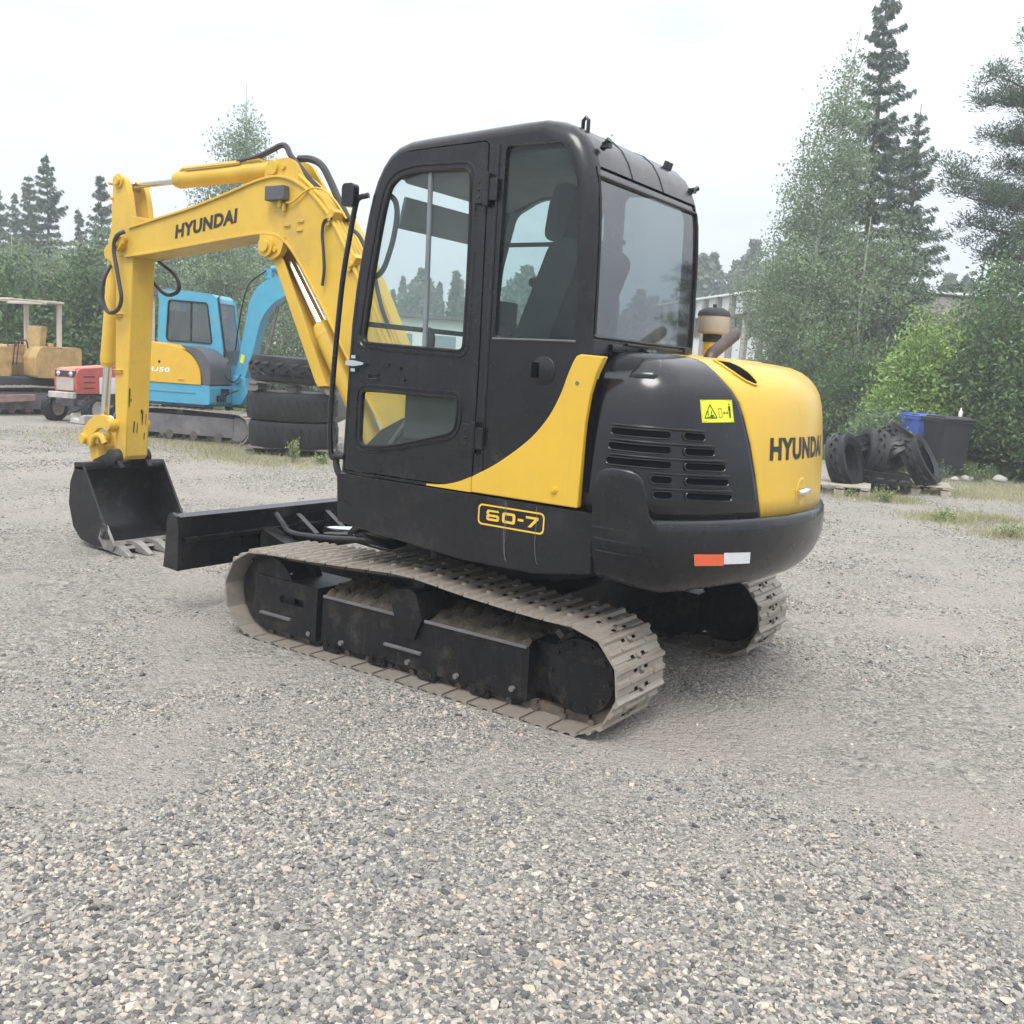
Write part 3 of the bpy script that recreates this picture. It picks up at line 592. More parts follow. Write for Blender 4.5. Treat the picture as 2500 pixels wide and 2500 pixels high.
# ---- engine hood and counterweight: one plan line, rounded at the rear
FX, FY, FR, RC = -1.0016, .62, .30, 1.478
A0 = math.atan2(FY, FX); SL = FR * (A0 - pi / 2); SARC = SL + RC * 2 * (pi - A0); STOT = SARC + SL
def plan(s):
    """point and outward normal on the plan line; s = 0 where the left side starts to round"""
    if s > SARC / 2 + SL / 2:
        p, n = plan(STOT - s); return (p[0], -p[1]), (n[0], -n[1])
    if s < 0: return (FX - s, FY + FR), (0., 1.)
    if s < SL:
        a = pi / 2 + s / FR; n = (math.cos(a), math.sin(a)); return (FX + FR * n[0], FY + FR * n[1]), n
    a = A0 + (s - SL) / RC; n = (math.cos(a), math.sin(a)); return (RC * n[0], RC * n[1]), n
HPROF = [(0, .900), (.005, .98), (.010, 1.08), (.018, 1.20), (.030, 1.31), (.040, 1.365), (.054, 1.41), (.075, 1.445), (.105, 1.478), (.145, 1.505), (.195, 1.523), (.26, 1.533), (.34, 1.538)]
def inset(z): return float(np.interp(z, [q[1] for q in HPROF], [q[0] for q in HPROF]))
def hood(s, z, off=0., ins=None):
    p, n = plan(s); i = inset(z) if ins is None else ins
    # the surface leans back towards the top: lift the normal there
    dz = .004; t = (inset(z + dz) - inset(z - dz)) / (2 * dz); L = math.hypot(1, t)
    return (p[0] - n[0] * (i - off / L), p[1] - n[1] * (i - off / L), z + off * t / L)
HC = (-.80, .34, 1.546)
def sbound(z): return float(np.interp(z, (.90, 1.03, 1.255, 1.378, 1.455, 1.54), (.737, .702, .627, .572, .505, .46)))
def hood_patch(name, mat, sa, sb, nseg, gap=.0025):
    rows = []
    for i, z in HPROF:
        a, b = sa(z) + gap, sb(z) - gap; rows.append([hood(a + (b - a) * j / nseg, z) for j in range(nseg + 1)])
    for k in (.25, .5, .75, 1.):
        rows.append([tuple(p[i] + (HC[i] - p[i]) * (k if i < 2 else k ** .7) for i in range(3)) for p in rows[len(HPROF) - 1]])
    m = MB(); m.grid(rows); m.build
    o = m.build(name, mat, EX, smooth=50)
    w = o.modifiers.new('thickness', 'SOLIDIFY'); w.thickness = .012; w.offset = -1
    return o
hs = hood_patch('side_hood', 'black_gloss', lambda z: -.105 - .0 * z, sbound, 36)
hr = hood_patch('rear_hood', 'yellow', sbound, lambda z: STOT - sbound(z) if False else STOT + .10, 90)
MB().prism([(-.30, -.86), (-.9, -.86), (-1.25, -.6), (-1.38, 0), (-1.25, .6), (-.95, .86), (-.9, .86)], .70, 1.36, 'z').build('engine_bay', 'dark', EX, smooth=0)
CPROF = [(.012, .9065), (.0, .9075), (-.012, .903), (-.020, .89), (-.024, .86), (-.024, .78), (-.012, .735), (.004, .695), (.03, .655), (.06, .628), (.10, .608), (.15, .597), (.22, .593), (.40, .592)]
rows = []
SS = list(np.linspace(-.035, .6, 30)) + list(np.linspace(.62, STOT - .62, 60)) + list(np.linspace(STOT - .6, STOT + .035, 30))
for i, z in CPROF:
    row = []
    for s in SS:
        p, n = plan(s); q = i if i < .02 else i * min(1, .45 + max(0, min(s, STOT - s)) * .8); zz_ = z if z > .7 else z + max(0, .30 - max(0, min(s, STOT - s))) * .16 * (1 - (z - .592) / .11)
        row.append((p[0] - n[0] * q, p[1] - n[1] * q, zz_))
    rows.append(row)
rows.insert(0, [(x + (-.7 - x) * .2, y * .8, z - .002) for x, y, z in rows[0]])
rows.append([(x + (-.4 - x) * .6, y * .4, z) for x, y, z in rows[-1]])
cw = MB().grid(rows).build('counterweight', 'black', EX, smooth=50)
# raised flap at the counterweight's front corner with three pressed lines
cols, top = [], [(-.042, 1.03), (-.035, 1.06), (-.02, 1.079), (.0, 1.089), (.03, 1.094), (.07, 1.093), (.10, 1.088), (.122, 1.078), (.140, 1.058), (.150, 1.03), (.160, .98), (.172, .925), (.186, .905), (.20, .899)]
m = MB(); n = 10
for s, zt in top:
    def q(z, o): p, nn = plan(s); return (p[0] + nn[0] * o, p[1] + nn[1] * o, z)
    cols.append([q(.80 + (zt - .012 - .80) * j / n, .0275) for j in range(n + 1)] + [q(zt - .003, .024), q(zt, .016), q(zt, -.03)])
m.grid(cols); m.add([c for c in cols[0]] + [plan(-.042)[0] + (c[2],) for c in cols[0]], [(i, i + 1, i + 1 + len(cols[0]), i + len(cols[0])) for i in range(len(cols[0]) - 1)])
m.build('corner_flap', 'black', EX, smooth=50)
m = MB()
for s0, s1, z in ((-.036, .160, .860), (-.033, .160, .815), (-.016, .145, .769)):
    m.tube([(lambda p, nn, w: (p[0] + nn[0] * .0255, p[1] + nn[1] * .0255, z - .006 * w))(*plan(s0 + (s1 - s0) * i / 10), i / 10) for i in range(11)], [.0055 * (1 - i / 13) for i in range(11)], 6)
m.build('pressed_line', 'black', cw)

# cooling louvres in the side hood: slot shade as flat dark fills, with a rolled lip
def louvre(s0, s1, z0, z1, lip=True):
    m = MB(); L = s1 - s0; hgt = .030; r = hgt / 2; k = 12
    def zc(s): return z0 + (z1 - z0) * (s - s0) / L
    out = [(s0 + r + (L - 2 * r) * i / k, -1) for i in range(k + 1)]
    loop = []
    for i in range(k + 1): s = s0 + r + (L - 2 * r) * i / k; loop.append((s, zc(s) - r))
    for i in range(1, 6): a = -pi / 2 + pi * i / 6; loop.append((s1 - r + r * math.cos(a), zc(s1 - r) + r * math.sin(a)))
    for i in range(k, -1, -1): s = s0 + r + (L - 2 * r) * i / k; loop.append((s, zc(s) + r))
    for i in range(1, 6): a = pi / 2 + pi * i / 6; loop.append((s0 + r + r * math.cos(a), zc(s0 + r) + r * math.sin(a)))
    n = len(loop); P = [hood(s, z, .003) for s, z in loop]
    c = [hood((s0 + s1) / 2 + (s - (s0 + s1) / 2) * .98, zc(min(max(s, s0 + r), s1 - r)), .0035) for s, z in loop]
    m.add(P + c, [(i, (i + 1) % n, (i + 1) % n + n, i + n) for i in range(n)], 1)
    m.tube([hood(s, z, .004) for s, z in loop] + [hood(*loop[0], .004)], .0042, 6, False)
    return m.build('louvre', ['black_gloss', 'dark'], hs)
for row in (((-.012, .237, 1.229, 1.228), (.291, .397, 1.228, 1.222)), ((-.016, .242, 1.173, 1.170), (.298, .446, 1.169, 1.165)), ((-.020, .247, 1.116, 1.115), (.304, .504, 1.113, 1.108)),
            ((.165, .253, 1.058, 1.058), (.310, .526, 1.056, 1.050)), ((.180, .259, 1.000, 1.000), (.316, .547, .999, .990))):
    for a in row: louvre(*a)
for s0, s1, z0, z1 in ((-.01, .402, 1.254, 1.248), (-.014, .45, 1.199, 1.192), (-.02, .51, 1.142, 1.135), (.162, .53, 1.084, 1.077), (.176, .552, 1.026, 1.018)):
    m = MB(); m.tube([hood(s0 + (s1 - s0) * i / 16, z0 + (z1 - z0) * i / 16, .004) for i in range(17)], [.002] + [.006] * 15 + [.002], 8); m.build('louvre_lip', 'black_gloss', hs)
# raised pad on the hood shoulder
m = MB(); rows = []
for j in range(9):
    z = 1.432 + (1.512 - 1.432) * j / 8
    rows.append([hood(.02 + .03 * (j / 8) + (.15 + .01 * j / 8) * i / 8, z, .010 if 0 < i < 8 and 0 < j < 8 else -.002) for i in range(9)])
m.grid(rows).build('hood_pad', 'black_gloss', hs, smooth=60)
# warning sticker: yellow plate, triangle, two figures and an arrow
m = MB(); S0, S1, Z0, Z1 = .374, .540, 1.284, 1.369
def st(u, v): return hood(S0 + (S1 - S0) * u + .010 * (v - .5) * -1, Z0 + (Z1 - Z0) * v + .006 * (u - .5), .0)
def patch(m, pts, off, mi):
    vs = []
    for u, v in pts:
        s, z = S0 + (S1 - S0) * u - .010 * (v - .5), Z0 + (Z1 - Z0) * v + .006 * (u - .5); vs.append(hood(s, z, off))
    m.add(vs, [tuple(range(len(vs)))], mi)
for i in range(8): patch(m, [(i / 8, 0), ((i + 1) / 8, 0), ((i + 1) / 8, 1), (i / 8, 1)], .0022, 0)
def bar(a, b, w, off=.0035):
    a, b = Vector(a), Vector(b); d = (b - a).normalized(); e = Vector((-d.y * .5, d.x)) * w; patch(m, [tuple(a + e), tuple(a - e), tuple(b - e), tuple(b + e)], off, 1)
T = [(.09, .20), (.46, .20), (.275, .80)]
for i in range(3): bar(T[i], T[(i + 1) % 3], .020, .0032 + .0003 * i)
bar((.16, .245), (.39, .245), .012, .0041); bar((.20, .30), (.20, .50), .016); bar((.26, .30), (.36, .30), .03); bar((.30, .36), (.30, .52), .02)
for a, b in (((.53, .22), (.53, .62)), ((.53, .62), (.62, .62)), ((.62, .62), (.62, .22)), ((.535, .225), (.615, .225))): bar(a, b, .011, .0033 + .0002 * a[0])
bar((.66, .42), (.80, .42), .014); bar((.655, .42), (.70, .48), .012, .0045); bar((.655, .42), (.70, .36), .012, .0049); bar((.81, .42), (.765, .48), .012, .0045); bar((.81, .42), (.765, .36), .012, .0049)
bar((.875, .50), (.875, .72), .06); bar((.86, .20), (.86, .49), .022); bar((.893, .20), (.893, .49), .022); bar((.875, .77), (.875, .84), .035)
for a, b in (((.02, .04), (.98, .04)), ((.98, .05), (.98, .95)), ((.97, .96), (.02, .96)), ((.02, .95), (.02, .05))): bar(a, b, .006, .0030)
m.build('warning_sticker', ['sign_yellow', 'print_black'], hs, smooth=0, fix=False)
# reflector strip on the counterweight
for a, b, mt in ((.358, .506, 'refl_red'), (.506, .655, 'refl_white')):
    m = MB(); rows = []
    for z in (.729, .778):
        rows.append([(lambda p, n: (p[0] + n[0] * (.0265 if z > .75 else .0155), p[1] + n[1] * (.0265 if z > .75 else .0155), z - .001 * i))(*plan(a + (b - a) * i / 6 + (0 if z > .75 else .016))) for i in range(7)])
    m.grid(rows).build('reflector', mt, cw, smooth=0)
# maker's name across the rear hood
vs, fs = letters('HYUNDAI', .625, .094, .045)
g = MB(); g.add([hood(.775 + x, 1.134 + z + .002 * (x / .6), .0018) for x, z in vs], fs); g.build('lettering', 'print_black', hr, smooth=0, fix=False)
# latch in its dished recess, and the slot by the exhaust, its shade a flat dark patch
m = MB(); k = 24; rows = []
for r_, o_ in ((.062, .001), (.056, .0045), (.048, .0035), (.04, .0015), (.0, .0008)): rows.append([hood(1.075 + r_ * math.cos(2 * pi * i / k), .995 + r_ * math.sin(2 * pi * i / k), o_) for i in range(k)])
m.grid(rows, closed=True); lt = m.build('latch_recess', 'yellow', hr, smooth=60)
m = MB(); m.tube([hood(1.02, .993, .012), hood(1.04, .995, .022), hood(1.10, .999, .022), hood(1.13, 1.0, .014)], [.012, .015, .015, .012], 12); m.build('latch_handle', 'chrome', lt)
m = MB(); k = 10; a, b = [], []
for i in range(k + 1):
    t = i / k; s = .615 + .03 * t + .05 * t * t; z = 1.522 - .085 * t ** 1.3; w = .010 + .050 * math.sin(pi * min(1, t * .62 + .25)) if t < 1 else .012
    a.append(hood(s - w, z, .0035)); b.append(hood(s + w, z - .004, .0035))
m.grid([a, b], mi=1); m.tube(a + b[::-1] + [a[0]], .005, 6, False); m.build('hood_slot', ['yellow', 'dark'], hr, smooth=60)
# exhaust and air pre-cleaner
m = MB(); m.tube([(-1.05, .175, 1.46), (-1.05, .175, 1.535), (-1.05, .15, 1.56), (-1.05, -.10, 1.660)], [.031, .030, .028, .028], 18, False)
for i in range(54, 72): x, y, z = m.v[i]; k = (z - 1.66) * .5 + (x + 1.05) * .7; m.v[i] = (x, y - k * .93, z + k * .35)
m.tube([(-1.05, -.072, 1.650), (-1.05, .0, 1.6245)], .0235, 18, True, 1); m.build('exhaust_pipe', ['exhaust', 'dark'], EX, smooth=50)  # dark plug put in for the shade inside the pipe
m = MB(); m.lathe([(.0, .265), (.045, .262), (.074, .245), (.079, .23), (.079, .222)], (-.835, -.33, 1.53), mi=2, n=28); m.lathe([(.077, .222), (.075, .15), (.07, .14), (.045, .135)], (-.835, -.33, 1.53), n=28); m.lathe([(.046, .136), (.046, .10), (.04, .098)], (-.835, -.33, 1.53), mi=2); m.lathe([(.040, .10), (.040, -.06)], (-.835, -.33, 1.53), mi=1); m.box((-.835, -.33, 1.80), (.014, .014, .02), mi=2)
m.build('air_cleaner', ['tan', 'kyellow', 'inner'], EX, smooth=50)
# yellow swoosh panel along the side
up = smooth_path([(-.362, .981, 0), (-.488, 1.051, 0), (-.63, 1.156, 0), (-.715, 1.250, 0), (-.767, 1.344, 0), (-.797, 1.428, 0), (-.818, 1.480, 0)], 5)
pl = [(p.x, p.y) for p in up] + [(-.832, 1.503), (-.850, 1.511), (-.955, 1.507), (-.925, 1.44), (-.905, 1.36), (-.892, 1.25), (-.884, .915), (-.362, .915)]
m = MB(); m.prism(pl, .900, .936, 'y'); sp = m.build('side_panel', 'yellow', EX, bevel=.006, segs=3)
MB().cyl((-.776, .936, .975), (-.776, .944, .975), .014, 8).cyl((-.776, .94, .975), (-.776, .95, .975), .008, 6).build('panel_bolt', 'yellow', sp)
MB().cyl((-.845, .936, 1.40), (-.845, .9385, 1.40), .008, 10).build('panel_bolt', 'frame_grey', sp)
tip = smooth_path([(-.115, .921, 0), (-.2, .928, 0), (-.28, .948, 0), (-.357, .980, 0)], 5)
m = MB(); m.prism([(p.x, p.y) for p in tip] + [(-.357, .914), (-.115, .914)], .918, .9285, 'y'); m.build('side_panel_tip', 'yellow', EX)
MB().box((-.905, .90, 1.2), (.03, .03, .55)).build('seam_strip', 'dark', EX)

# ================================================================== cab
CAB = MB()
prof = [(.408, .913), (.403, 1.07), (.398, 1.227), (.393, 1.42), (.384, 1.60), (.370, 1.74), (.351, 1.861), (.333, 1.975), (.314, 2.079), (.296, 2.155), (.274, 2.220), (.243, 2.278), (.205, 2.325), (.155, 2.357), (.085, 2.376), (-.02, 2.383), (-.17, 2.390), (-.338, 2.398), (-.50, 2.405), (-.60, 2.406), (-.665, 2.398), (-.720, 2.376), (-.765, 2.338), (-.80, 2.285), (-.825, 2.225), (-.842, 2.14), (-.852, 2.03), (-.857, 1.95), (-.862, 1.78), (-.866, 1.585), (-.868, 1.40), (-.868, .913)]
CL, CRT = .92, -.09
def rad(i):
    x, z = prof[i]
    if i >= 25: return .055
    if i >= 20: return .075
    if z > 2.30: return .05
    return float(np.interp(z, (.9, 1.8, 2.1, 2.3), (.014, .026, .036, .048)))
def prof_in(d):                                  # open profile pushed inwards by d(i)
    out = []
    for i, p in enumerate(prof):
        a = Vector(prof[max(0, i - 1)]); b = Vector(prof[min(len(prof) - 1, i + 1)]); t = (b - a).normalized(); nn = Vector((-t.y, t.x)) if True else 0
        q = Vector(p) + nn * d(i); out.append((q.x, q.y))
    return out
if prof_in(lambda i: .01)[2][0] > prof[2][0]: SGN = -1
else: SGN = 1
for side, Yc in ((1, CL), (-1, CRT)):
    rows = []
    for k in range(7):
        th = pi / 2 * k / 6
        rows.append([(x, Yc - side * (rad(i) - rad(i) * math.cos(th)), z) for i, (x, z) in enumerate(prof_in(lambda i: SGN * rad(i) * (1 - math.sin(th))))])
    CAB.grid(rows)
inn = prof_in(lambda i: SGN * rad(i))
DOOR = [(.386, .925), (.381, 1.07), (.372, 1.30), (.356, 1.60), (.334, 1.80), (.312, 1.94), (.290, 2.05), (.266, 2.13), (.240, 2.205), (.210, 2.258), (.175, 2.295), (.130, 2.318), (.083, 2.328), (-.10, 2.3345), (-.330, 2.340), (-.348, 2.325), (-.354, 2.0), (-.360, 1.45), (-.357, .925)]
RSG = round_poly([(-.425, 1.562), (-.812, 1.566), (-.800, 1.80), (-.784, 2.06), (-.765, 2.22), (-.725, 2.300), (-.68, 2.312), (-.430, 2.316)], [.03, .03, .1, .1, .1, .05, .03, .03])
CAB.prism(inn, .893, CL, 'y', holes=[DOOR, RSG])
RW1 = round_poly([(.30, 1.42), (.27, 1.95), (.20, 2.22), (.05, 2.29), (-.33, 2.30), (-.36, 1.50)], .04); RW2 = round_poly([(-.44, 1.50), (-.78, 1.52), (-.76, 2.18), (-.70, 2.27), (-.43, 2.29)], .04)
CAB.prism(inn, CRT, CRT + .03, 'y', holes=[RW1, RW2])
# roof, rear shoulder, rear below the window, front header
def strip(i0, i1, ya=None, yb=None, t=.012):
    a = [(prof[i][0], (CL - rad(i)) if ya is None else ya, prof[i][1]) for i in range(i0, i1 + 1)]
    b = [(prof[i][0], (CRT + rad(i)) if yb is None else yb, prof[i][1]) for i in range(i0, i1 + 1)]
    CAB.grid([a, b])
strip(11, 24); strip(29, 31); strip(24, 29, None, .872); strip(24, 29, -.03, None)
CAB.grid([[(x * .985 - .002, .82, z - .02) for x, z in prof[12:23]], [(x * .985 - .002, .0, z - .02) for x, z in prof[12:23]]])
cab = CAB.build('cab', 'black', EX, smooth=45, fix=False)
# roof seams
for y in (.58, .30): MB().tube([(x, y, z + .001) for x, z in prof[20:25]], .003, 6).build('roof_seam', 'black', cab)
# liner, floor, rear bulkhead
m = MB(); m.prism([(.36, .93), (.36, .96), (-.85, .96), (-.85, .93)], -.06, .89, 'y'); m.build('cab_floor', 'inner', cab); m = MB(); m.box((-.80, .415, 1.25), (.08, .90, .60)); m.build('rear_bulkhead', 'inner', cab); m = MB(); m.grid([[(x * .97 - .005, .885, z - .035) for x, z in prof[11:25]], [(x * .97 - .005, -.05, z - .035) for x, z in prof[11:25]]])
m.build('cab_liner', 'inner', cab, smooth=40); MB().box((-.16, -.04, 1.17), (1.05, .04, .50)).build('side_liner', 'inner', cab)
m = MB(); m.prism([(.20, 2.245), (-.02, 2.315), (-.75, 2.32), (-.75, 2.30), (-.02, 2.285), (.18, 2.215)], .02, .82, 'y'); m.build('headliner', 'inner_grey', cab, bevel=.01)
m = MB(); m.prism([(.30, 2.06), (.285, 2.06), (.255, 2.18), (.27, 2.18)], .08, .72, 'y'); m.tube([(.30, .06, 2.055), (.30, .74, 2.055)], .012, 8); m.build('sun_visor', 'inner_grey', cab)
# seat
m = MB(); m.prism(round_poly([(-.10, 1.22), (-.55, 1.22), (-.58, 1.34), (-.50, 1.38), (-.12, 1.37), (-.05, 1.30)], .04), .20, .68, 'y')
m.prism(round_poly([(-.28, 1.36), (-.44, 1.36), (-.66, 1.94), (-.60, 2.0), (-.50, 1.98), (-.33, 1.55)], .05), .22, .66, 'y'); m.build('seat', 'seat', cab, bevel=.04, segs=3)
m = MB(); m.prism(round_poly([(-.41, 2.0), (-.50, 1.98), (-.56, 2.19), (-.52, 2.235), (-.46, 2.23), (-.43, 2.16)], .04), .31, .58, 'y'); m.build('headrest', 'seat', cab, bevel=.03, segs=3)
m = MB(); m.box((-.25, .44, 1.09), (.4, .36, .26)); m.box((-.15, .12, 1.25), (.5, .16, .34)); m.box((-.12, .77, 1.25), (.45, .14, .30)); m.tube([(.02, .12, 1.4), (.05, .12, 1.52)], .012, 8); m.lathe([(.0, .0), (.025, .01), (.028, .07), (.02, .11), (.0, .12)], (.05, .12, 1.5), n=12); m.tube([(.02, .77, 1.38), (.04, .77, 1.50)], .012, 8); m.lathe([(.0, .0), (.025, .01), (.028, .07), (.02, .11), (.0, .12)], (.04, .77, 1.48), n=12)
m.build('console', 'inner', cab, bevel=.015)
m = MB(); m.box((.20, .0, 1.42), (.14, .10, .50)); m.box((.16, .02, 1.72), (.05, .14, .11)); m.tube(smooth_path([(-.1, -.02, 1.72), (-.02, -.03, 1.80), (.02, -.03, 1.86)]), .012, 8); m.lathe([(0, -.03), (.028, -.015), (.028, .015), (0, .03)], (.03, -.03, 1.88), n=12); m.build('instrument_console', 'inner', cab, bevel=.01)
m = MB(); m.tube(smooth_path([(.265, .86, 2.165), (.225, .86, 2.158), (.195, .86, 2.13), (.184, .86, 2.075), (.196, .86, 1.99), (.217, .86, 1.92), (.247, .86, 1.85), (.285, .86, 1.815), (.325, .86, 1.81)]), .0125, 10); m.build('grab_handle', 'inner', cab)
m = MB(); m.tube(smooth_path([(.33, -.05, 1.60), (.1, -.05, 1.605), (-.08, -.05, 1.64), (-.25, -.05, 1.75), (-.33, -.05, 1.83)]), .011, 8); m.build('window_rail', 'inner', cab)
# panes
MB().prism(RSG, .9005, .9045, 'y').build('rear_side_window', 'glass_dark', cab, smooth=0)
MB().prism(RW1, CRT + .012, CRT + .016, 'y').build('right_window', 'glass', cab, smooth=0)
MB().prism(RW2, CRT + .012, CRT + .016, 'y').build('right_rear_window', 'glass', cab, smooth=0)
MB().box((-.08, CRT + .014, 2.074), (.74, .02, .02)).build('window_bar', 'inner', cab)
m = MB(); rows = []
for y in (CL - .03, CRT + .03): rows.append([(prof[i][0] - .012, y, prof[i][1]) for i in range(0, 12)])
m.grid(rows); ws = m.build('windscreen', 'glass', cab, smooth=60)
MB().box((.372, .415, 1.60), (.02, .94, .025)).build('windscreen_bar', 'black', cab, bevel=.004)
MB().tube([(prof[i][0] - .02, .872, prof[i][1]) for i in range(0, 12)], .016, 8).tube([(prof[i][0] - .02, -.045, prof[i][1]) for i in range(0, 12)], .016, 8).build('windscreen_frame', 'inner', cab)
# rear window with its seal
rwp = round_poly([(.868, 1.578), (-.028, 1.580), (-.018, 2.188), (.870, 2.188)], .035)
def onrear(y, z, o=0.): return (float(np.interp(z, [1.4, 1.585, 1.78, 1.95, 2.03, 2.14, 2.225], [-.868, -.866, -.862, -.857, -.852, -.842, -.825])) - o, y, z)
ys = np.linspace(-.03, .872, 2); zs = np.linspace(1.572, 2.215, 12)
m = MB(); m.grid([[onrear(y, z, -.006) for z in zs] for y in ys]); m.build('rear_window', 'glass_rear', cab, smooth=60)
m = MB(); m.tube([onrear(.866, 1.59, .001)] + [onrear(.866, z, .001) for z in np.linspace(1.6, 2.185, 8)] + [onrear(-.022, 2.187, .001)] + [onrear(-.026, z, .001) for z in np.linspace(2.17, 1.6, 8)] + [onrear(-.022, 1.58, .001), onrear(.866, 1.58, .001)], .007, 6); m.build('window_seal', 'rubber', cab)
m = MB(); m.box((-.873, .30, 1.565), (.012, .62, .010)); m.box((-.875, .05, 1.566), (.02, .05, .02)); m.box((-.875, .70, 1.545), (.012, .08, .03)); m.build('rear_trim', 'black', cab, bevel=.003)
# door
WIN = round_poly([(.300, 1.512), (-.272, 1.497), (-.2745, 1.75), (-.272, 2.0), (-.262, 2.236), (.035, 2.240), (.130, 2.222), (.178, 2.185), (.205, 2.10), (.230, 1.98), (.262, 1.80)], [.035, .035, .05, .05, .045, .1, .06, .06, .1, .1, .1])
LOW = round_poly([(.300, 1.045), (.296, 1.30), (.20, 1.303), (-.254, 1.303), (-.258, 1.26), (-.250, 1.155), (-.05, 1.102), (.12, 1.060)], [.045, .03, .05, .035, .03, .05, .2, .2])
m = MB(); m.prism(offset_poly(DOOR, .005), .897, .9225, 'y', holes=[WIN, LOW]); door = m.build('door', 'black', cab, bevel=.004)
for w, nm, gm in ((WIN, 'door_window', 'glass'), (LOW, 'lower_door_window', 'glass')):
    pn = MB().prism(w, .905, .909, 'y').build(nm, gm, door, smooth=0)
    a = offset_poly(w, .0); MB().tube([(x, .922, z) for x, z in a] + [(a[0][0], .922, a[0][1])], .007, 6, False).build('window_seal', 'rubber', door)
a = offset_poly(LOW, -.022); MB().tube([(x, .9215, z) for x, z in a] + [(a[0][0], .9215, a[0][1])], .006, 6, False).build('pressed_frame', 'black', door)
a = offset_poly(WIN, -.025); MB().tube([(x, .9205, z) for x, z in a] + [(a[0][0], .9205, a[0][1])], .007, 6, False).build('pressed_frame', 'black', door)
MB().prism([(-.032, 2.238), (-.050, 2.238), (-.064, 1.503), (-.044, 1.503)], .903, .919, 'y').build('sliding_bar', 'inner_grey', door, bevel=.003)
m = MB(); m.prism(round_poly([(.378, 1.408), (.378, 1.428), (.330, 1.432), (.268, 1.424), (.268, 1.414), (.330, 1.405)], .006), .930, .948, 'y'); m.cyl((.352, .92, 1.418), (.352, .935, 1.418), .014, 12); m.box((.338, .934, 1.447), (.026, .012, .014)); m.box((.338, .934, 1.388), (.026, .012, .014)); m.build('door_handle', 'chrome', door, bevel=.003)
m = MB(); m.tube([(.195, .928, 1.376), (.245, .93, 1.376), (.255, .93, 1.366), (.245, .93, 1.354), (.195, .928, 1.354)], .0045, 6); m.cyl((.07, .92, 1.41), (.07, .93, 1.41), .008, 8); m.cyl((.045, .92, 1.36), (.045, .93, 1.36), .008, 8); m.box((.16, .925, 1.42), (.05, .006, .02)); m.build('door_catch', 'black', door)
for z0, z1 in ((1.085, 1.20), (2.09, 2.20)):
    m = MB(); zc = (z0 + z1) / 2; m.box((-.325, .934, zc), (.05, .02, z1 - z0)); m.box((-.39, .932, zc), (.04, .016, (z1 - z0) * .8)); m.cyl((-.358, .938, z0 - .01), (-.358, .938, z1 + .01), .014, 12)
    for dz in (-.03, .0, .03): m.cyl((-.322, .94, zc + dz), (-.322, .948, zc + dz), .007, 6)
    m.build('door_hinge', 'black', door, bevel=.004)
MB().tube([(-.395, .921, 2.32), (-.40, .921, .94)], .008, 6).build('pillar_rib', 'black', cab)
MB().tube([(-.815, .922, 1.559), (-.42, .922, 1.556)], .005, 6).build('window_sill', 'frame_grey', cab)
m = MB(); m.lathe([(.058, .0), (.058, .004), (.05, .008), (.0, .009)], (-.675, .918, 1.438), 'y', 24); m.box((-.64, .926, 1.44), (.035, .008, .06), mi=1); m.build('fuel_cap', ['black', 'dark'], cab, bevel=.002)
# mirror and its post
m = MB(); m.tube(smooth_path([(.455, .92, .97), (.470, .925, 1.0), (.477, .93, 1.128), (.465, .93, 1.408), (.433, .93, 1.772), (.395, .93, 1.99), (.372, .93, 2.10), (.352, .93, 2.142), (.306, .915, 2.156)], 5), .0125, 10); m.cyl((.39, .92, .985), (.46, .92, .985), .012, 8); mp_ = m.build('mirror_post', 'black', cab)
m = MB(); m.prism(rrect(.35, 2.104, .424, 2.204, .02), .93, .965, 'y'); m.build('mirror', 'black', mp_, bevel=.008)
# roof fittings
m = MB(); m.tube([(-.70, .79, 2.37), (-.70, .79, 2.415), (-.712, .79, 2.428), (-.724, .79, 2.415), (-.724, .79, 2.36)], .008, 8); m.build('lifting_eye', 'black', cab)
for p in ((-.80, .80, 2.30), (-.78, -.035, 2.28)):
    m = MB(); m.cyl(p, (p[0] - .035, p[1] + (.01 if p[1] > .4 else -.03), p[2] + .03), .012, 8); m.box((p[0] - .02, p[1], p[2] + .012), (.03, .03, .02)); m.build('lamp_bracket', 'black', cab)
for y in (.10, .06): MB().cyl((-.72, y, 2.37), (-.73, y, 2.40), .012, 8).build('roof_stud', 'inner', cab)
m = MB(); m.cyl((-.62, .42, 2.40), (-.62, .42, 2.445), .003, 6); m.lathe([(.0, .0), (.006, .004), (.006, .03), (.0, .034)], (-.62, .42, 2.445), n=8); m.build('antenna', 'print_white', cab)

# ================================================================== boom, stick and bucket
def arc(cx, cz, r, a0, a1, n=8): return [(cx + r * math.cos(R(a0 + (a1 - a0) * i / n)), cz + r * math.sin(R(a0 + (a1 - a0) * i / n))) for i in range(n + 1)]
btop = [(p.x, p.y) for p in smooth_path([(3.26, 2.215, 0), (2.93, 2.268, 0), (2.613, 2.319, 0), (2.246, 2.396, 0), (2.021, 2.449, 0), (1.853, 2.472, 0), (1.738, 2.461, 0), (1.624, 2.421, 0), (1.496, 2.345, 0), (1.336, 2.190, 0), (1.158, 1.930, 0), (.92, 1.54, 0), (.66, 1.10, 0)], 4)]
bbot = [(p.x, p.y) for p in smooth_path([(3.30, 2.03, 0), (3.0, 2.052, 0), (2.419, 2.110, 0), (2.1, 2.140, 0), (1.94, 2.150, 0), (1.83, 2.142, 0), (1.735, 2.106, 0), (1.638, 2.021, 0), (1.52, 1.879, 0), (1.388, 1.715, 0), (1.225, 1.50, 0), (1.03, 1.24, 0), (.82, .99, 0)], 4)]
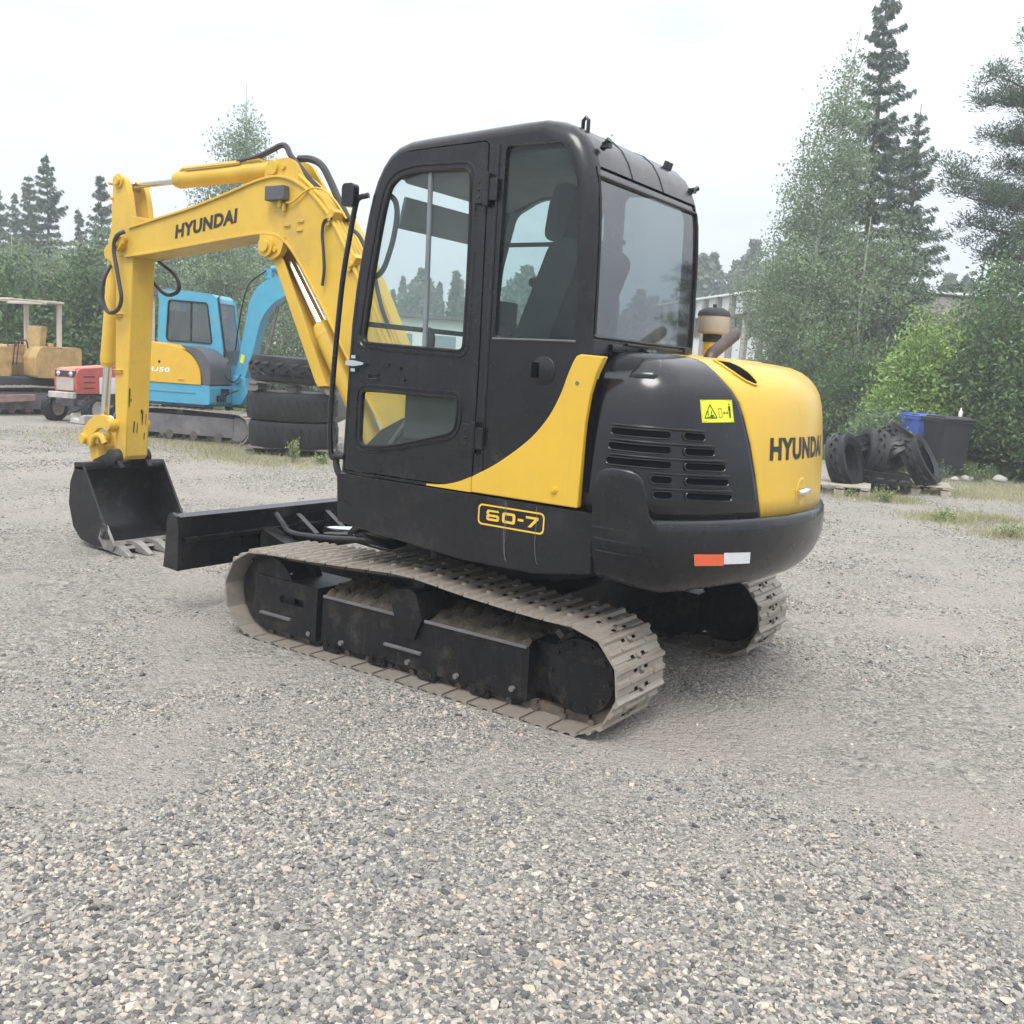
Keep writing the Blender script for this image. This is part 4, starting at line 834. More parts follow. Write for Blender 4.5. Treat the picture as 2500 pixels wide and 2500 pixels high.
m = MB(); m.prism(btop[::-1] + arc(3.345, 2.118, .098, 118, -118, 8)[0:0] + [(3.31, 2.222), (3.385, 2.21), (3.43, 2.16), (3.435, 2.09), (3.39, 2.035)] + bbot + arc(.72, 1.02, .10, -20, -160, 6), -.105, .100, 'y')
boom = m.build('boom', 'yellow_arm', EX, bevel=.006)
for nm, ln, sg in (('boom_top_flange', btop, 1), ('boom_bottom_flange', bbot, -1)):
    m = MB(); rows = []
    for i, (x, z) in enumerate(ln):
        a = Vector(ln[max(0, i - 1)]); b = Vector(ln[min(len(ln) - 1, i + 1)]); t = (b - a).normalized(); nn = Vector((t.y, -t.x)) * sg
        if (sg > 0 and nn.y < 0 and abs(t.x) > .3) or (sg < 0 and nn.y > 0 and abs(t.x) > .3): nn = -nn
        rows.append([(x + nn.x * o, y, z + nn.y * o) for y, o in ((-.118, -.006), (-.118, .009), (.114, .009), (.114, -.006))])
    m.grid(rows, closed=True); m.build(nm, 'yellow_arm', boom, bevel=.003)
m = MB()
for y in (-.135, .118): m.cyl((3.345, y - .02, 2.112), (3.345, y + .03, 2.112), .052, 20)
m.box((3.30, .135, 2.13), (.05, .02, .05)); m.cyl((3.345, .13, 2.112), (3.345, .16, 2.112), .028, 16); m.cyl((3.30, .14, 2.095), (3.30, .152, 2.095), .012, 6); m.build('boom_pin', 'yellow_arm', boom, bevel=.003)
# lug for the arm cylinder on top of the boom
for y in (.052, -.078): MB().prism(round_poly([(1.96, 2.43), (1.945, 2.54), (1.905, 2.575), (1.76, 2.585), (1.69, 2.56), (1.57, 2.41)], .03), y, y + .026, 'y').build('cylinder_lug', 'yellow_arm', boom, bevel=.005)
m = MB(); m.cyl((1.875, -.10, 2.532), (1.875, .095, 2.532), .044, 20); m.cyl((1.785, .06, 2.532), (1.785, .092, 2.532), .018, 10); m.build('lug_pin', 'yellow_arm', boom, bevel=.003)
def cylinder(name, rod_end, neck, tail, rr, rb, eye=.05, wd=.09):
    m = MB(); a, b, c = Vector(rod_end), Vector(neck), Vector(tail); d = (c - b).normalized()
    m.tube([b, b + d * .03, b + d * .031, c - d * .02, c], [rb * .86, rb * 1.0, rb * 1.06, rb, rb * .8], 24); m.tube([b + d * .05, b + d * .085], rb * 1.08, 24)
    for e in (c,): m.cyl(e + Vector((0, -wd / 2, 0)), e + Vector((0, wd / 2, 0)), eye, 18)
    m.tube([b + d * .08 + Vector((0, rb * .6, rb * .9)), b + d * .12 + Vector((0, rb * .6, rb * 1.15)), c - d * .16 + Vector((0, rb * .6, rb * 1.15)), c - d * .12 + Vector((0, rb * .4, rb * .8))], .011, 8)
    o = m.build(name, 'yellow_arm', EX, smooth=40)
    r = MB(); r.cyl(a, b + d * .02, rr, 20); r.cyl(a + Vector((0, -wd / 2, 0)), a + Vector((0, wd / 2, 0)), eye * .9, 18); r.build('piston_rod', 'chrome', o, smooth=40)
    return o
cylinder('arm_cylinder', (3.385, 0, 2.522), (2.893, 0, 2.528), (1.89, 0, 2.540), .026, .053, .047, .09)
bc = cylinder('boom_cylinder', (1.845, 0, 2.06), (1.505, 0, 1.625), (.98, 0, .86), .036, .064, .05, .10)
m = MB(); m.cyl((1.870, .085, 2.070), (1.870, .135, 2.070), .062, 24); m.cyl((1.870, .13, 2.070), (1.870, .15, 2.070), .036, 20); m.cyl((1.80, .10, 2.05), (1.80, .125, 2.05), .016, 8); m.cyl((1.870, -.13, 2.070), (1.870, -.085, 2.070), .062, 24)
m.prism(round_poly([(1.95, 2.15), (1.72, 2.13), (1.76, 2.02), (1.85, 1.985), (1.93, 2.03)], .03), .07, .112, 'y'); m.prism(round_poly([(1.95, 2.15), (1.72, 2.13), (1.76, 2.02), (1.85, 1.985), (1.93, 2.03)], .03), -.112, -.07, 'y'); m.build('boom_cylinder_boss', 'yellow_arm', boom, bevel=.004)
# guard plate along the boom cylinder
m = MB(); rows = []
for (x0, z0), (x1, z1) in (((1.865, 2.02), (1.80, 2.035)), ((1.845, 1.985), (1.765, 1.99)), ((1.46, 1.29), (1.385, 1.30)), ((1.435, 1.262), (1.365, 1.272))):
    rows.append([(x1, .082, z1), (x0, .082, z0), (x0 + .012, .07, z0 - .006), (x0 + .012, -.07, z0 - .006), (x0, -.082, z0), (x1, -.082, z1), (x1, -.068, z1), (x0 - .01, -.064, z0 + .004), (x0 - .01, .064, z0 + .004), (x1, .068, z1)])
m.grid(rows, closed=True); m.build('rod_guard', 'yellow_arm', boom, bevel=.002)
# stick
st_ = [(3.245, 2.0), (3.292, 1.10), (3.312, .66), (3.34, .628), (3.40, .628), (3.425, .70), (3.440, 1.02), (3.436, 1.85), (3.50, 2.0), (3.575, 2.03), (3.585, 2.08), (3.535, 2.12), (3.50, 2.20), (3.485, 2.30), (3.25, 2.30), (3.225, 2.15)]
m = MB(); m.prism(st_, -.092, .088, 'y'); stick = m.build('stick', 'yellow_arm', EX, bevel=.010, segs=3)
up_ = round_poly([(3.228, 2.18), (3.485, 2.18), (3.472, 2.45), (3.462, 2.55), (3.40, 2.575), (3.335, 2.555), (3.285, 2.43)], .03)
for y in (.050, -.088):
    MB().prism(up_, y, y + .041, 'y').build('stick_fork', 'yellow_arm', stick, bevel=.006)
m = MB(); m.cyl((3.392, -.125, 2.532), (3.392, .125, 2.532), .030, 18); m.cyl((3.392, .088, 2.532), (3.392, .105, 2.532), .048, 18); m.cyl((3.47, -.03, 2.42), (3.47, .11, 2.42), .010, 8); m.cyl((3.49, .0, 2.52), (3.49, .11, 2.52), .010, 8); m.build('stick_pin', 'yellow_arm', stick, bevel=.002)
for z in (1.63, 1.245): MB().box((3.385, .094, z), (.075, .02, .022)).box((3.385, .10, z + .012), (.085, .03, .006)).build('hose_clip', 'yellow_arm', stick, bevel=.003)
m = MB()
for i in range(9):
    y = -.075 + .15 * rnd.random(); z0 = .72 + .36 * rnd.random(); L = rnd.uniform(.02, .15)
    x = 3.245 + (3.312 - 3.245) * (2.0 - z0) / 1.34 - .0023
    m.add([(x, y, z0), (x, y + rnd.uniform(.003, .008), z0 + .01), (x - .05 * L, y + rnd.uniform(0, .01), z0 + L), (x - .05 * L, y - .003, z0 + L * .9)], [(0, 1, 2, 3)])
m.build('paint_scrape', 'print_black', stick, smooth=0, fix=False)
cylinder('bucket_cylinder', (3.700, 0, .87), (3.66, 0, 1.27), (3.565, 0, 2.06), .030, .052, .05, .10)
# links
for y in (.110, -.140):
    MB().prism([(3.395, .895), (3.385, .85), (3.41, .815), (3.455, .82), (3.50, .84), (3.56, .83), (3.62, .79), (3.655, .735), (3.70, .695), (3.75, .71), (3.765, .755), (3.74, .82), (3.68, .88), (3.60, .925), (3.52, .935), (3.44, .925)], y, y + .032, 'y').build('bucket_lever', 'yellow_arm', EX, bevel=.006)
m = MB(); m.cyl((3.425, -.165, .868), (3.425, .165, .868), .042, 20); m.cyl((3.722, -.17, .748), (3.722, .17, .748), .036, 18); m.build('lever_pin', 'yellow_arm', EX, bevel=.004)
m = MB(); m.prism(round_poly([(3.76, .79), (3.67, .79), (3.61, .62), (3.60, .52), (3.66, .51), (3.71, .60)], .03), .045, .10, 'y'); m.prism(round_poly([(3.76, .79), (3.67, .79), (3.61, .62), (3.60, .52), (3.66, .51), (3.71, .60)], .03), -.10, -.045, 'y'); m.box((3.68, 0, .66), (.05, .10, .08)); m.build('bucket_link', 'yellow_arm', EX, bevel=.006)
m = MB(); m.tube([(3.60, y, .765 + .02 * math.cos(y * 20)) for y in (.13, .12)], .03, 12); m.tube(smooth_path([(3.66, .13, .70), (3.62, .13, .765), (3.57, .13, .785), (3.52, .13, .77), (3.49, .13, .73)]), .022, 10); m.build('link_bush', 'yellow_arm', EX)
# bucket
BY0, BY1 = -.365, .300
side_ = [(3.585, .572), (3.485, .576), (3.247, .206), (3.135, .075), (3.16, .045), (3.36, .030), (3.52, .055), (3.615, .135), (3.668, .30), (3.650, .45)]
m = MB()
for y in (BY1 - .018, BY0): m.prism(side_, y, y + .018, 'y')
shell = [(3.500, .565)] + [(p.x, p.y) for p in smooth_path([(3.578, .566, 0), (3.635, .45, 0), (3.652, .30, 0), (3.600, .145, 0), (3.51, .068, 0), (3.36, .044, 0), (3.15, .048, 0)], 5)]
inner = [(p[0], p[1]) for p in shell]
rows = [[(x, BY0 + .017, z) for x, z in shell], [(x, BY1 - .017, z) for x, z in shell]]
m.grid(rows); ins_ = [(3.500, .553), (3.565, .554)] + [(x - .012, z + (.010 if z < .2 else 0)) for x, z in shell[2:]]; m.grid([[(x, BY0 + .017, z) for x, z in ins_], [(x, BY1 - .017, z) for x, z in ins_]])
m.prism([(3.485, .577), (3.50, .60), (3.60, .595), (3.60, .55), (3.49, .55)], BY0, BY1, 'y')
bk = m.build('bucket', 'bucket', EX, bevel=.004)
m = MB(); m.prism([(3.30, .062), (3.10, .052), (3.09, .040), (3.12, .030), (3.34, .028)], BY0 + .001, BY1 - .001, 'y')
for y in (BY1 - .008, BY0 - .012): m.prism([(3.25, .19), (3.20, .20), (3.10, .065), (3.12, .03), (3.22, .03), (3.29, .10)], y, y + .02, 'y')
m.build('cutting_edge', 'worn', bk, bevel=.004)
for i in range(5):
    y = BY1 - .03 - i * (BY1 - BY0 - .06) / 4
    m = MB(); a = [(3.20, .085), (3.20, .035), (3.10, .024), (2.955, .006), (2.96, .018), (3.08, .080)]
    rows = []
    for x, zt, zb, w in ((3.22, .075, .028, .030), (3.13, .086, .018, .036), (3.07, .074, .012, .034), (2.96, .020, .004, .022)): rows.append([(x, y - w, zb), (x, y + w, zb), (x, y + w * .8, zt), (x, y - w * .8, zt)])
    m.grid(rows, closed=True); m.add(rows[0] + rows[-1], [(3, 2, 1, 0), (4, 5, 6, 7)]); m.build('bucket_tooth', 'worn', bk, bevel=.005)
m = MB(); m.prism([(3.245, .215), (3.19, .20), (3.155, .11), (3.24, .10)], BY1 + .004, BY1 + .022, 'y'); m.cyl((3.20, BY1 + .02, .16), (3.20, BY1 + .034, .16), .016, 8); m.cyl((3.22, BY1 + .02, .125), (3.22, BY1 + .034, .125), .016, 8); m.build('side_cutter', 'bucket', bk, bevel=.004)
for y in (.098, -.13):
    m = MB(); m.prism(round_poly([(3.30, .575), (3.39, .68), (3.43, .68), (3.64, .60), (3.66, .55), (3.50, .55), (3.42, .565)], .02), y, y + .032, 'y'); m.cyl((3.395, y - .012, .645), (3.395, y + .050, .645), .058, 20); m.cyl((3.63, y - .005, .55), (3.63, y + .04, .55), .04, 16); m.build('bucket_ear', 'bucket', bk, bevel=.004)
# work lamp
m = MB(); m.box((1.782, .130, 2.370), (.158, .05, .084)); m.box((1.705, .130, 2.370), (.012, .045, .074), mi=1); m.box((1.76, .118, 2.315), (.03, .03, .05), mi=2); m.box((1.73, .118, 2.29), (.02, .02, .05), mi=2); m.build('work_lamp', ['grey_plastic', 'glass', 'yellow_arm'], boom, bevel=.006)
m = MB(); m.tube(smooth_path([(1.715, .12, 2.315), (1.65, .118, 2.322), (1.57, .116, 2.37), (1.49, .115, 2.39), (1.40, .116, 2.37), (1.30, .12, 2.30), (1.22, .12, 2.21)]), .006, 6); m.build('lamp_cable', 'yellow_arm', boom)
for x, z, a in ((1.715, 2.19, .2), (1.60, 2.21, 0), (1.61, 2.16, 0)): MB().box((x, .104, z), (.05, .012, .016)).build('clip_tab', 'yellow_arm', boom, bevel=.003)
# letters on the boom
vs, fs = letters('HYUNDAI', .605, .088, .045)
a_ = math.atan2(2.306 - 2.222, 2.172 - 2.766); ux, uz = math.cos(a_), math.sin(a_)
g = MB(); g.add([(2.768 + x * ux - z * .10, .1025, 2.134 + x * uz + z) for x, z in vs], fs); g.build('lettering', 'print_black', boom, smooth=0, fix=False)
# hoses
def hose(pts, r, name='hydraulic_hose', mat='hose', parent=EX, n=6): return MB().tube(smooth_path(pts, n), r, 8).build(name, mat, parent)
hose([(3.27, .13, 2.19), (3.30, .16, 2.165), (3.335, .165, 2.12), (3.34, .165, 2.05), (3.31, .165, 1.95), (3.28, .165, 1.85), (3.253, .165, 1.75), (3.28, .165, 1.68), (3.34, .165, 1.648), (3.41, .165, 1.652), (3.46, .165, 1.71), (3.478, .165, 1.80), (3.475, .14, 1.90), (3.478, .10, 1.97)], .014)
hose([(3.30, -.13, 2.05), (3.22, -.14, 2.00), (3.1, -.14, 1.94), (3.045, -.14, 1.87), (3.06, -.14, 1.82), (3.14, -.14, 1.795), (3.22, -.14, 1.81), (3.30, -.14, 1.86), (3.38, -.12, 1.93)], .014)
hose([(2.25, .03, 2.600), (2.10, .03, 2.612), (1.95, .04, 2.640), (1.86, .04, 2.665), (1.81, .04, 2.655), (1.76, .05, 2.60), (1.70, .05, 2.55), (1.60, .05, 2.46), (1.52, .05, 2.40)], .017)
hose([(1.72, .02, 2.585), (1.62, .02, 2.575), (1.53, .02, 2.535), (1.46, .02, 2.45), (1.38, .02, 2.33), (1.30, .02, 2.22)], .021)
for y in (.075, .045, .015, -.02): hose([(1.66 - y * .1, y, 2.475), (1.55, y, 2.405), (1.42, y, 2.30), (1.28, y, 2.13), (1.10, y, 1.865), (.86, y, 1.47), (.62, y, 1.10)], .013, 'boom_pipe', 'yellow_arm')
for x, z in ((1.35, 2.215), (1.17, 1.96)):
    m = MB(); m.box((x + .005, .03, z + .008), (.10, .18, .045), Matrix.Rotation(R(55), 3, 'Y')); m.cyl((x, .10, z), (x, .13, z), .018, 8); m.build('pipe_clamp', 'yellow_arm', boom, bevel=.005)
hose([(1.33, .12, 2.215), (1.385, .125, 2.20), (1.40, .125, 2.13), (1.385, .125, 2.03), (1.375, .125, 1.93), (1.385, .125, 1.84)], .009)
hose([(1.20, .10, 2.16), (1.12, .10, 2.10), (1.02, .10, 1.93), (.95, .10, 1.74), (.9, .08, 1.62)], .012)
hose([(2.22, .045, 2.588), (2.45, .05, 2.585), (2.75, .05, 2.582)], .008, 'cylinder_pipe', 'yellow_arm')
# foot of the boom: swing post
m = MB(); m.lathe([(.16, .62), (.16, .80), (.12, .84), (.12, .96), (.16, .97), (.16, 1.05)], (.78, 0, 0), n=24); m.prism([(.62, .92), (.62, 1.10), (.70, 1.14), (.86, 1.06), (1.02, .92), (1.02, .82), (.9, .8)], .11, .16, 'y'); m.prism([(.62, .92), (.62, 1.10), (.70, 1.14), (.86, 1.06), (1.02, .92), (1.02, .82), (.9, .8)], -.16, -.11, 'y'); m.build('swing_post', 'black_frame', EX, bevel=.008)
hose([(.50, .30, .80), (.60, .35, .86), (.66, .30, .98), (.62, .22, 1.12), (.60, .14, 1.25)], .018); hose([(.46, .46, .70), (.52, .5, .78), (.50, .48, .92), (.44, .44, 1.0)], .018)
hose([(.43, .90, 1.0), (.455, .905, .97), (.45, .90, .92), (.43, .89, .88)], .016)

# ================================================================== vegetation
def unit(v): return v / np.maximum(np.linalg.norm(v, axis=-1, keepdims=True), 1e-9)
def leaf_quads(C, D, L, W, r):
    """diamond leaves: centres C, long directions D"""
    n = len(C); D = unit(D); S = unit(np.cross(D, r.normal(size=(n, 3))))
    L = np.broadcast_to(L, n)[:, None]; W = np.broadcast_to(W, n)[:, None]
    V = np.stack((C - D * L / 2, C + S * W / 2 + D * L * .08, C + D * L / 2, C - S * W / 2 + D * L * .08), 1).reshape(-1, 3)
    return V, np.arange(n * 4).reshape(n, 4)
LEAN = Matrix.Rotation(R(-2.2), 4, Vector(FWD))
def plant(name, label, cat, pos, group=None, lean=True):
    o = thing(name, label, cat, pos, 0, group)
    if lean: o.rotation_mode = 'QUATERNION'; o.rotation_quaternion = LEAN.to_quaternion()
    return o
def trunk_part(root, pts, r0, r1, mat='bark', n=8):
    k = len(pts); return MB().tube(pts, [r0 + (r1 - r0) * i / (k - 1) for i in range(k)], n).build('trunk', mat, root, fix=False, smooth=60)
def broadleaf(name, label, px, depth, h, width, mat, seed, leaf=.075, n_leaf=16000, bark='birch_bark', low=.12, top_lean=0., shape='birch', cat='tree', group=None, nbr=70, wisp=.16):
    r = np.random.default_rng(seed); root = plant(name, label, cat, spot(px, depth), group)
    lean = np.array(RIGHT[:2]) * top_lean
    def axis(t): return np.array((lean[0] * t ** 1.6 + .06 * math.sin(5 * t + seed), lean[1] * t ** 1.6 + .06 * math.cos(4 * t + seed), h * t))
    trunk_part(root, [axis(t) for t in np.linspace(0, .97, 9)], .012 * h + .02, .008, bark)
    def env(t):
        if shape == 'birch': return (np.clip((t - low) / .18, 0, 1) ** .6) * (1 - ((t - low) / (1 - low)) ** 1.5) ** .9 + .03
        if shape == 'round': return np.sqrt(np.clip(1 - ((t - .45) / .56) ** 2, 0, 1)) + .02
        return (np.clip((t - low) / .1, 0, 1) ** .5) * (1 - t) ** .6 + .04
    tw = MB(); P = []; wgt = []
    for k in range(nbr):
        t = low + (1 - low) * (k + r.random()) / nbr * .97; a = 2.4 * k + r.normal(0, .4); L = width * float(env(t)) * r.uniform(.65, 1.1)
        up = r.uniform(.35, .9) if shape != 'round' else r.uniform(.1, .7); p0 = axis(max(low * .6, t - .06 - .08 * r.random())); d = np.array((math.cos(a), math.sin(a), up)); pts = []
        for j in range(6):
            q = j / 5; pts.append(p0 + d * L * q + np.array((0, 0, -.22 * L * q * q)) + r.normal(0, .02 * L, 3) * q)
        tw.tube(pts, [.010 + .005 * L - (.007 + .004 * L) * j / 5 for j in range(6)], 4, False)
        pts = np.array(pts); m = max(6, int(40 * L)); u = np.sqrt(r.random(m)) * 5 * .999; i = u.astype(int); f = (u - i)[:, None]
        P.append(pts[i] * (1 - f) + pts[np.minimum(i + 1, 5)] * f + r.normal(0, wisp * .8, (m, 3))); wgt.append(np.full(m, 1.))
    tw.build('branches', 'twig', root, fix=False, smooth=60)
    P = np.concatenate(P); per = max(1, int(n_leaf / len(P))); C = np.repeat(P, per, 0) + r.normal(0, wisp, (len(P) * per, 3)) * np.array((1, 1, 1.15))
    C[:, 2] = np.maximum(C[:, 2], .1)
    V, F = leaf_quads(C, r.normal(size=C.shape) + np.array((0, 0, -.7)), leaf * r.uniform(.7, 1.35, len(C)), leaf * r.uniform(.45, .75, len(C)), r)
    fast_mesh('crown', V, F, mat, root)
    return root
def spruce(name, label, px, depth, h, width, mat, seed, low=.06, cat='tree', group=None, gap=.34, twig=.155, dens=1.9, ragged=.25):
    r = np.random.default_rng(seed); root = plant(name, label, cat, spot(px, depth), group)
    trunk_part(root, [(.03 * math.sin(3 * t + seed), .03 * math.cos(2 * t), h * t) for t in np.linspace(0, 1, 8)], .012 * h + .03, .008)
    C, D, LL = [], [], []; z = h * low; tw = MB()
    while z < h * .985:
        t = z / h; Lm = width * (1 - t) ** 1.0 * (.6 + .4 * min(1, (t - low) / .1 + .4)) + .10; nb = 5 + int(r.random() * 3)
        for k in range(nb):
            a = 2 * pi * (k + r.random() * .7) / nb + z * 3; L = Lm * r.uniform(1 - 1.6 * ragged, 1 + ragged * .5); o = np.array((math.cos(a), math.sin(a), 0.)); side = np.array((-o[1], o[0], 0))
            dr = -.22 if t < .7 else .25; f = np.linspace(.04, 1, max(5, int(L * 10)))
            line = o * (L * f)[:, None] + np.array((0, 0, 1.)) * (dr * L * f + (.26 if t < .7 else .1) * L * f ** 2.6)[:, None] + np.array((0, 0, z + r.normal(0, .05)))
            tw.tube([line[0] * .2 + np.array((0, 0, z * .8)), *line[::max(1, len(line) // 3)]], .010, 4, False)
            m = int(46 * L * dens * 1.5) + 8; u = r.random(m) ** .8 * (len(f) - 1.001); i = u.astype(int); q = (u - i)[:, None]; p = line[i] * (1 - q) + line[i + 1] * q
            w = .22 * L * np.sin(pi * np.clip(u / (len(f) - 1), .08, .96)) ** .7; s = r.choice((-1, 1), m); off = r.random(m) * w
            C.append(p + side * (s * off)[:, None] + np.array((0, 0, -1.)) * (r.random(m) * .10 + off * .35)[:, None])
            D.append(o * .7 + side * (s * r.uniform(.2, 1., m))[:, None] + np.array((0, 0, -1.)) * r.uniform(.2, 1.3, m)[:, None]); LL.append(twig * r.uniform(.55, 1.2, m))
        z += gap * r.uniform(.75, 1.2) * (.82 + .18 * (1 - t))
    C = np.concatenate(C); D = np.concatenate(D); LL = np.concatenate(LL)
    tw.build('branches', 'twig', root, fix=False, smooth=60)
    V, F = leaf_quads(C, D, LL, LL * .17, r); fast_mesh('crown', V, F, mat, root); return root
def pine(name, label, pos, h, seed, layers, mat='pine_needle', cat='tree', group=None):
    """layers: (height, azimuth, length) of the main limbs, each ending in tufted plates of needles"""
    r = np.random.default_rng(seed); root = plant(name, label, cat, pos, group)
    trunk_part(root, [(.10 * math.sin(3 * t + seed), .1 * math.cos(2.6 * t), h * t) for t in np.linspace(0, 1, 9)], .15, .02)
    C, D = [], []; tw = MB()
    for z, a, L in layers:
        o = np.array((math.cos(a), math.sin(a), 0)); side = np.array((-o[1], o[0], 0)); pts = [np.array((0, 0, z)) + o * L * f + np.array((0, 0, .18 * L * f * f + r.normal(0, .03))) for f in np.linspace(0, 1, 6)]
        tw.tube(pts, [.05 * (1 - .8 * j / 5) for j in range(6)], 5, False); n = int(9 * L) + 4
        for k in range(n):
            f = r.uniform(.25, 1.02); i = min(4, int(f * 5)); p = pts[i] + (pts[i + 1] - pts[i]) * (f * 5 - i); e = p + side * r.normal(0, .30 * L * (1.1 - .55 * f)) + np.array((0, 0, r.uniform(-.06, .26))) + o * r.uniform(-.1, .2)
            tw.tube([p, (p + e) / 2 + np.array((0, 0, -.03)), e], .008, 4, False); m = 110
            c = e + r.normal(0, 1, (m, 3)) * np.array((.13, .13, .065)); C.append(c); D.append((c - e) + np.array((0, 0, .11)) + r.normal(0, .05, (m, 3)))
    C = np.concatenate(C); D = np.concatenate(D); tw.build('branches', 'bark', root, fix=False, smooth=60)
    V, F = leaf_quads(C, D, r.uniform(.06, .12, len(C)), .022, r); fast_mesh('crown', V, F, mat, root); return root
def shrub(name, label, px, depth, h, width, mat, seed, leaf=.09, n_leaf=14000, group=None, cat='shrub', stems=9, spiky=.25, floor=.05, deep=1.):
    r = np.random.default_rng(seed); root = plant(name, label, cat, spot(px, depth), group, lean=False)
    tw = MB(); P = []
    for k in range(stems * 6):
        a = 2.4 * k; q = math.sqrt((k + .5) / (stems * 6)); d = np.array((math.cos(a) * q * width, math.sin(a) * q * width * deep, h * (1 - .55 * q ** 2.2) * r.uniform(.62, 1.0 + spiky * (1 - q)))); p0 = d * np.array((.12, .12, 0)); pts = [p0 + (d - p0) * f + np.array((d[0], d[1], 0)) * .25 * math.sin(pi * f) for f in np.linspace(0, 1, 6)]
        tw.tube(pts, [.022 * (1 - .8 * j / 5) for j in range(6)], 4, False); pts = np.array(pts); m = 26
        u = (r.random(m) ** .6 * 4.999); i = u.astype(int); f = (u - i)[:, None]; P.append(pts[i] * (1 - f) + pts[i + 1] * f + r.normal(0, .13, (m, 3)))
    tw.build('stems', 'twig', root, fix=False, smooth=60)
    P = np.concatenate(P); P = P[P[:, 2] > floor]; per = max(1, n_leaf // len(P)); C = np.repeat(P, per, 0) + r.normal(0, .12, (len(P) * per, 3)); C[:, 2] = np.maximum(C[:, 2], .03)
    V, F = leaf_quads(C, r.normal(size=C.shape) + C * np.array((.5, .5, .0)) + np.array((0, 0, .4)), leaf * r.uniform(.6, 1.4, len(C)), leaf * r.uniform(.35, .6, len(C)), r)
    fast_mesh('foliage', V, F, mat, root); return root

# right side, behind the machine
G1 = 'trees behind the yard on the right'
broadleaf('birch_tree', 'tall wispy birch leaning right beside the dark spruce, its thin top bent over', 1925, 27.5, 11.4, 2.15, 'birch_leaf', 21, leaf=.085, n_leaf=38000, low=.14, top_lean=1.35, nbr=150, group=G1)
broadleaf('birch_tree', 'shorter birch left of the tall wispy one, in front of the white building', 1945, 29.5, 7.9, 1.6, 'birch_leaf', 22, leaf=.085, n_leaf=15000, low=.2, nbr=80, group=G1)
broadleaf('birch_tree', 'thin young birch at the left end of the tree group, standing close to the building', 1868, 31, 5.6, .8, 'birch_leaf', 23, leaf=.085, n_leaf=2400, low=.35, nbr=30, group=G1)
spruce('spruce_tree', 'tallest dark spruce with its tip at the top edge of the picture', 2085, 29, 13.3, 3.0, 'spruce_needle', 31, group=G1, dens=3.2, gap=.40, ragged=.30, twig=.20)
spruce('spruce_tree', 'paler spruce of middle height right of the tallest one', 2180, 27, 9.0, 2.5, 'pine_needle', 32, group=G1, dens=2.3, gap=.38, ragged=.42, twig=.18)
broadleaf('birch_tree', 'broad leafy birch low behind the bright willow, under the two spruces', 2080, 25.5, 6.0, 2.1, 'birch_leaf', 24, leaf=.09, n_leaf=22000, low=.05, nbr=90, shape='round', group=G1)
pp = spot(2512, 21.5); toleft = math.atan2(-RIGHT[1], -RIGHT[0])
pine('pine_tree', 'dark pine at the right edge with long flat limbs reaching left', pp, 9.8, 41,
     [(9.3, toleft + .2, .7), (8.25, toleft + .1, .9), (7.15, toleft + .3, 1.0), (6.15, toleft + .15, 1.1), (4.95, toleft - .4, 1.7), (7.8, toleft - 1.0, 1.2), (6.9, toleft + 1.2, 1.2), (5.7, toleft - 1.1, 1.5), (9.0, toleft + 2., .7), (9.6, toleft, .35), (8.8, toleft - .5, .75), (7.75, toleft + .2, 1.75), (7.55, toleft - .3, 1.6), (6.75, toleft - .1, 1.55), (6.6, toleft + .45, 1.3), (5.75, toleft + .05, 2.4), (5.55, toleft - .3, 2.0), (5.4, toleft + .35, 1.9), (4.6, toleft + .8, 1.4), (4.4, toleft - .2, 1.5), (8.3, toleft + 2.4, 1.2), (7.3, toleft + 3.1, 1.6), (6.2, toleft + 2.6, 1.8), (5.2, toleft + 3.6, 1.9), (6.6, toleft + 1.6, 1.5), (5.5, toleft - 1.7, 1.6), (4.4, toleft + 2.1, 1.8), (3.9, toleft + .3, 1.2)], group=G1)
shrub('willow_shrub', 'bright yellow green willow bush behind the grey bin', 2235, 19.5, 2.72, 1.12, 'willow_leaf', 51, leaf=.105, n_leaf=18000, spiky=.25, deep=.45)
G2 = 'dense shrubs along the right edge of the yard'
shrub('shrub', 'tall dense dark shrub right of the bins, reaching the edge of the picture', 2440, 19.0, 4.3, 1.25, 'shrub_leaf', 52, leaf=.10, n_leaf=24000, group=G2)
shrub('shrub', 'dark shrub between the bright willow and the tall dense shrub', 2352, 20.6, 4.0, 1.2, 'shrub_leaf', 53, leaf=.10, n_leaf=20000, group=G2)
shrub('shrub', 'shrub cut by the right edge of the picture, nearest to the camera', 2545, 17.6, 2.9, 1.0, 'shrub_leaf', 54, leaf=.10, n_leaf=14000, group=G2)
shrub('shrub', 'mid green shrub between the spruce trunk and the bright willow', 2085, 22.5, 2.6, 1.15, 'shrub_leaf', 55, leaf=.09, n_leaf=15000, group=G2)
shrub('shrub', 'grey green shrub just right of the yellow engine hood', 1990, 24.5, 2.9, 1.5, 'shrub_leaf', 56, leaf=.09, n_leaf=16000, group=G2)
shrub('shrub', 'shrub at the foot of the birches, half hidden by the engine hood', 1915, 27, 2.1, 1.0, 'shrub_leaf', 57, leaf=.09, n_leaf=8000, group=G2)
shrub('shrub', 'low pale shrub in front of the bright willow, behind the tyre pile', 2150, 18.7, 1.1, .8, 'shrub_light', 58, leaf=.10, n_leaf=5200, group=G2)
shrub('shrub', 'tall shrub behind the dark ones, under the pine limbs', 2420, 22.5, 5.4, 1.5, 'shrub_light', 59, leaf=.10, n_leaf=20000, group=G2)
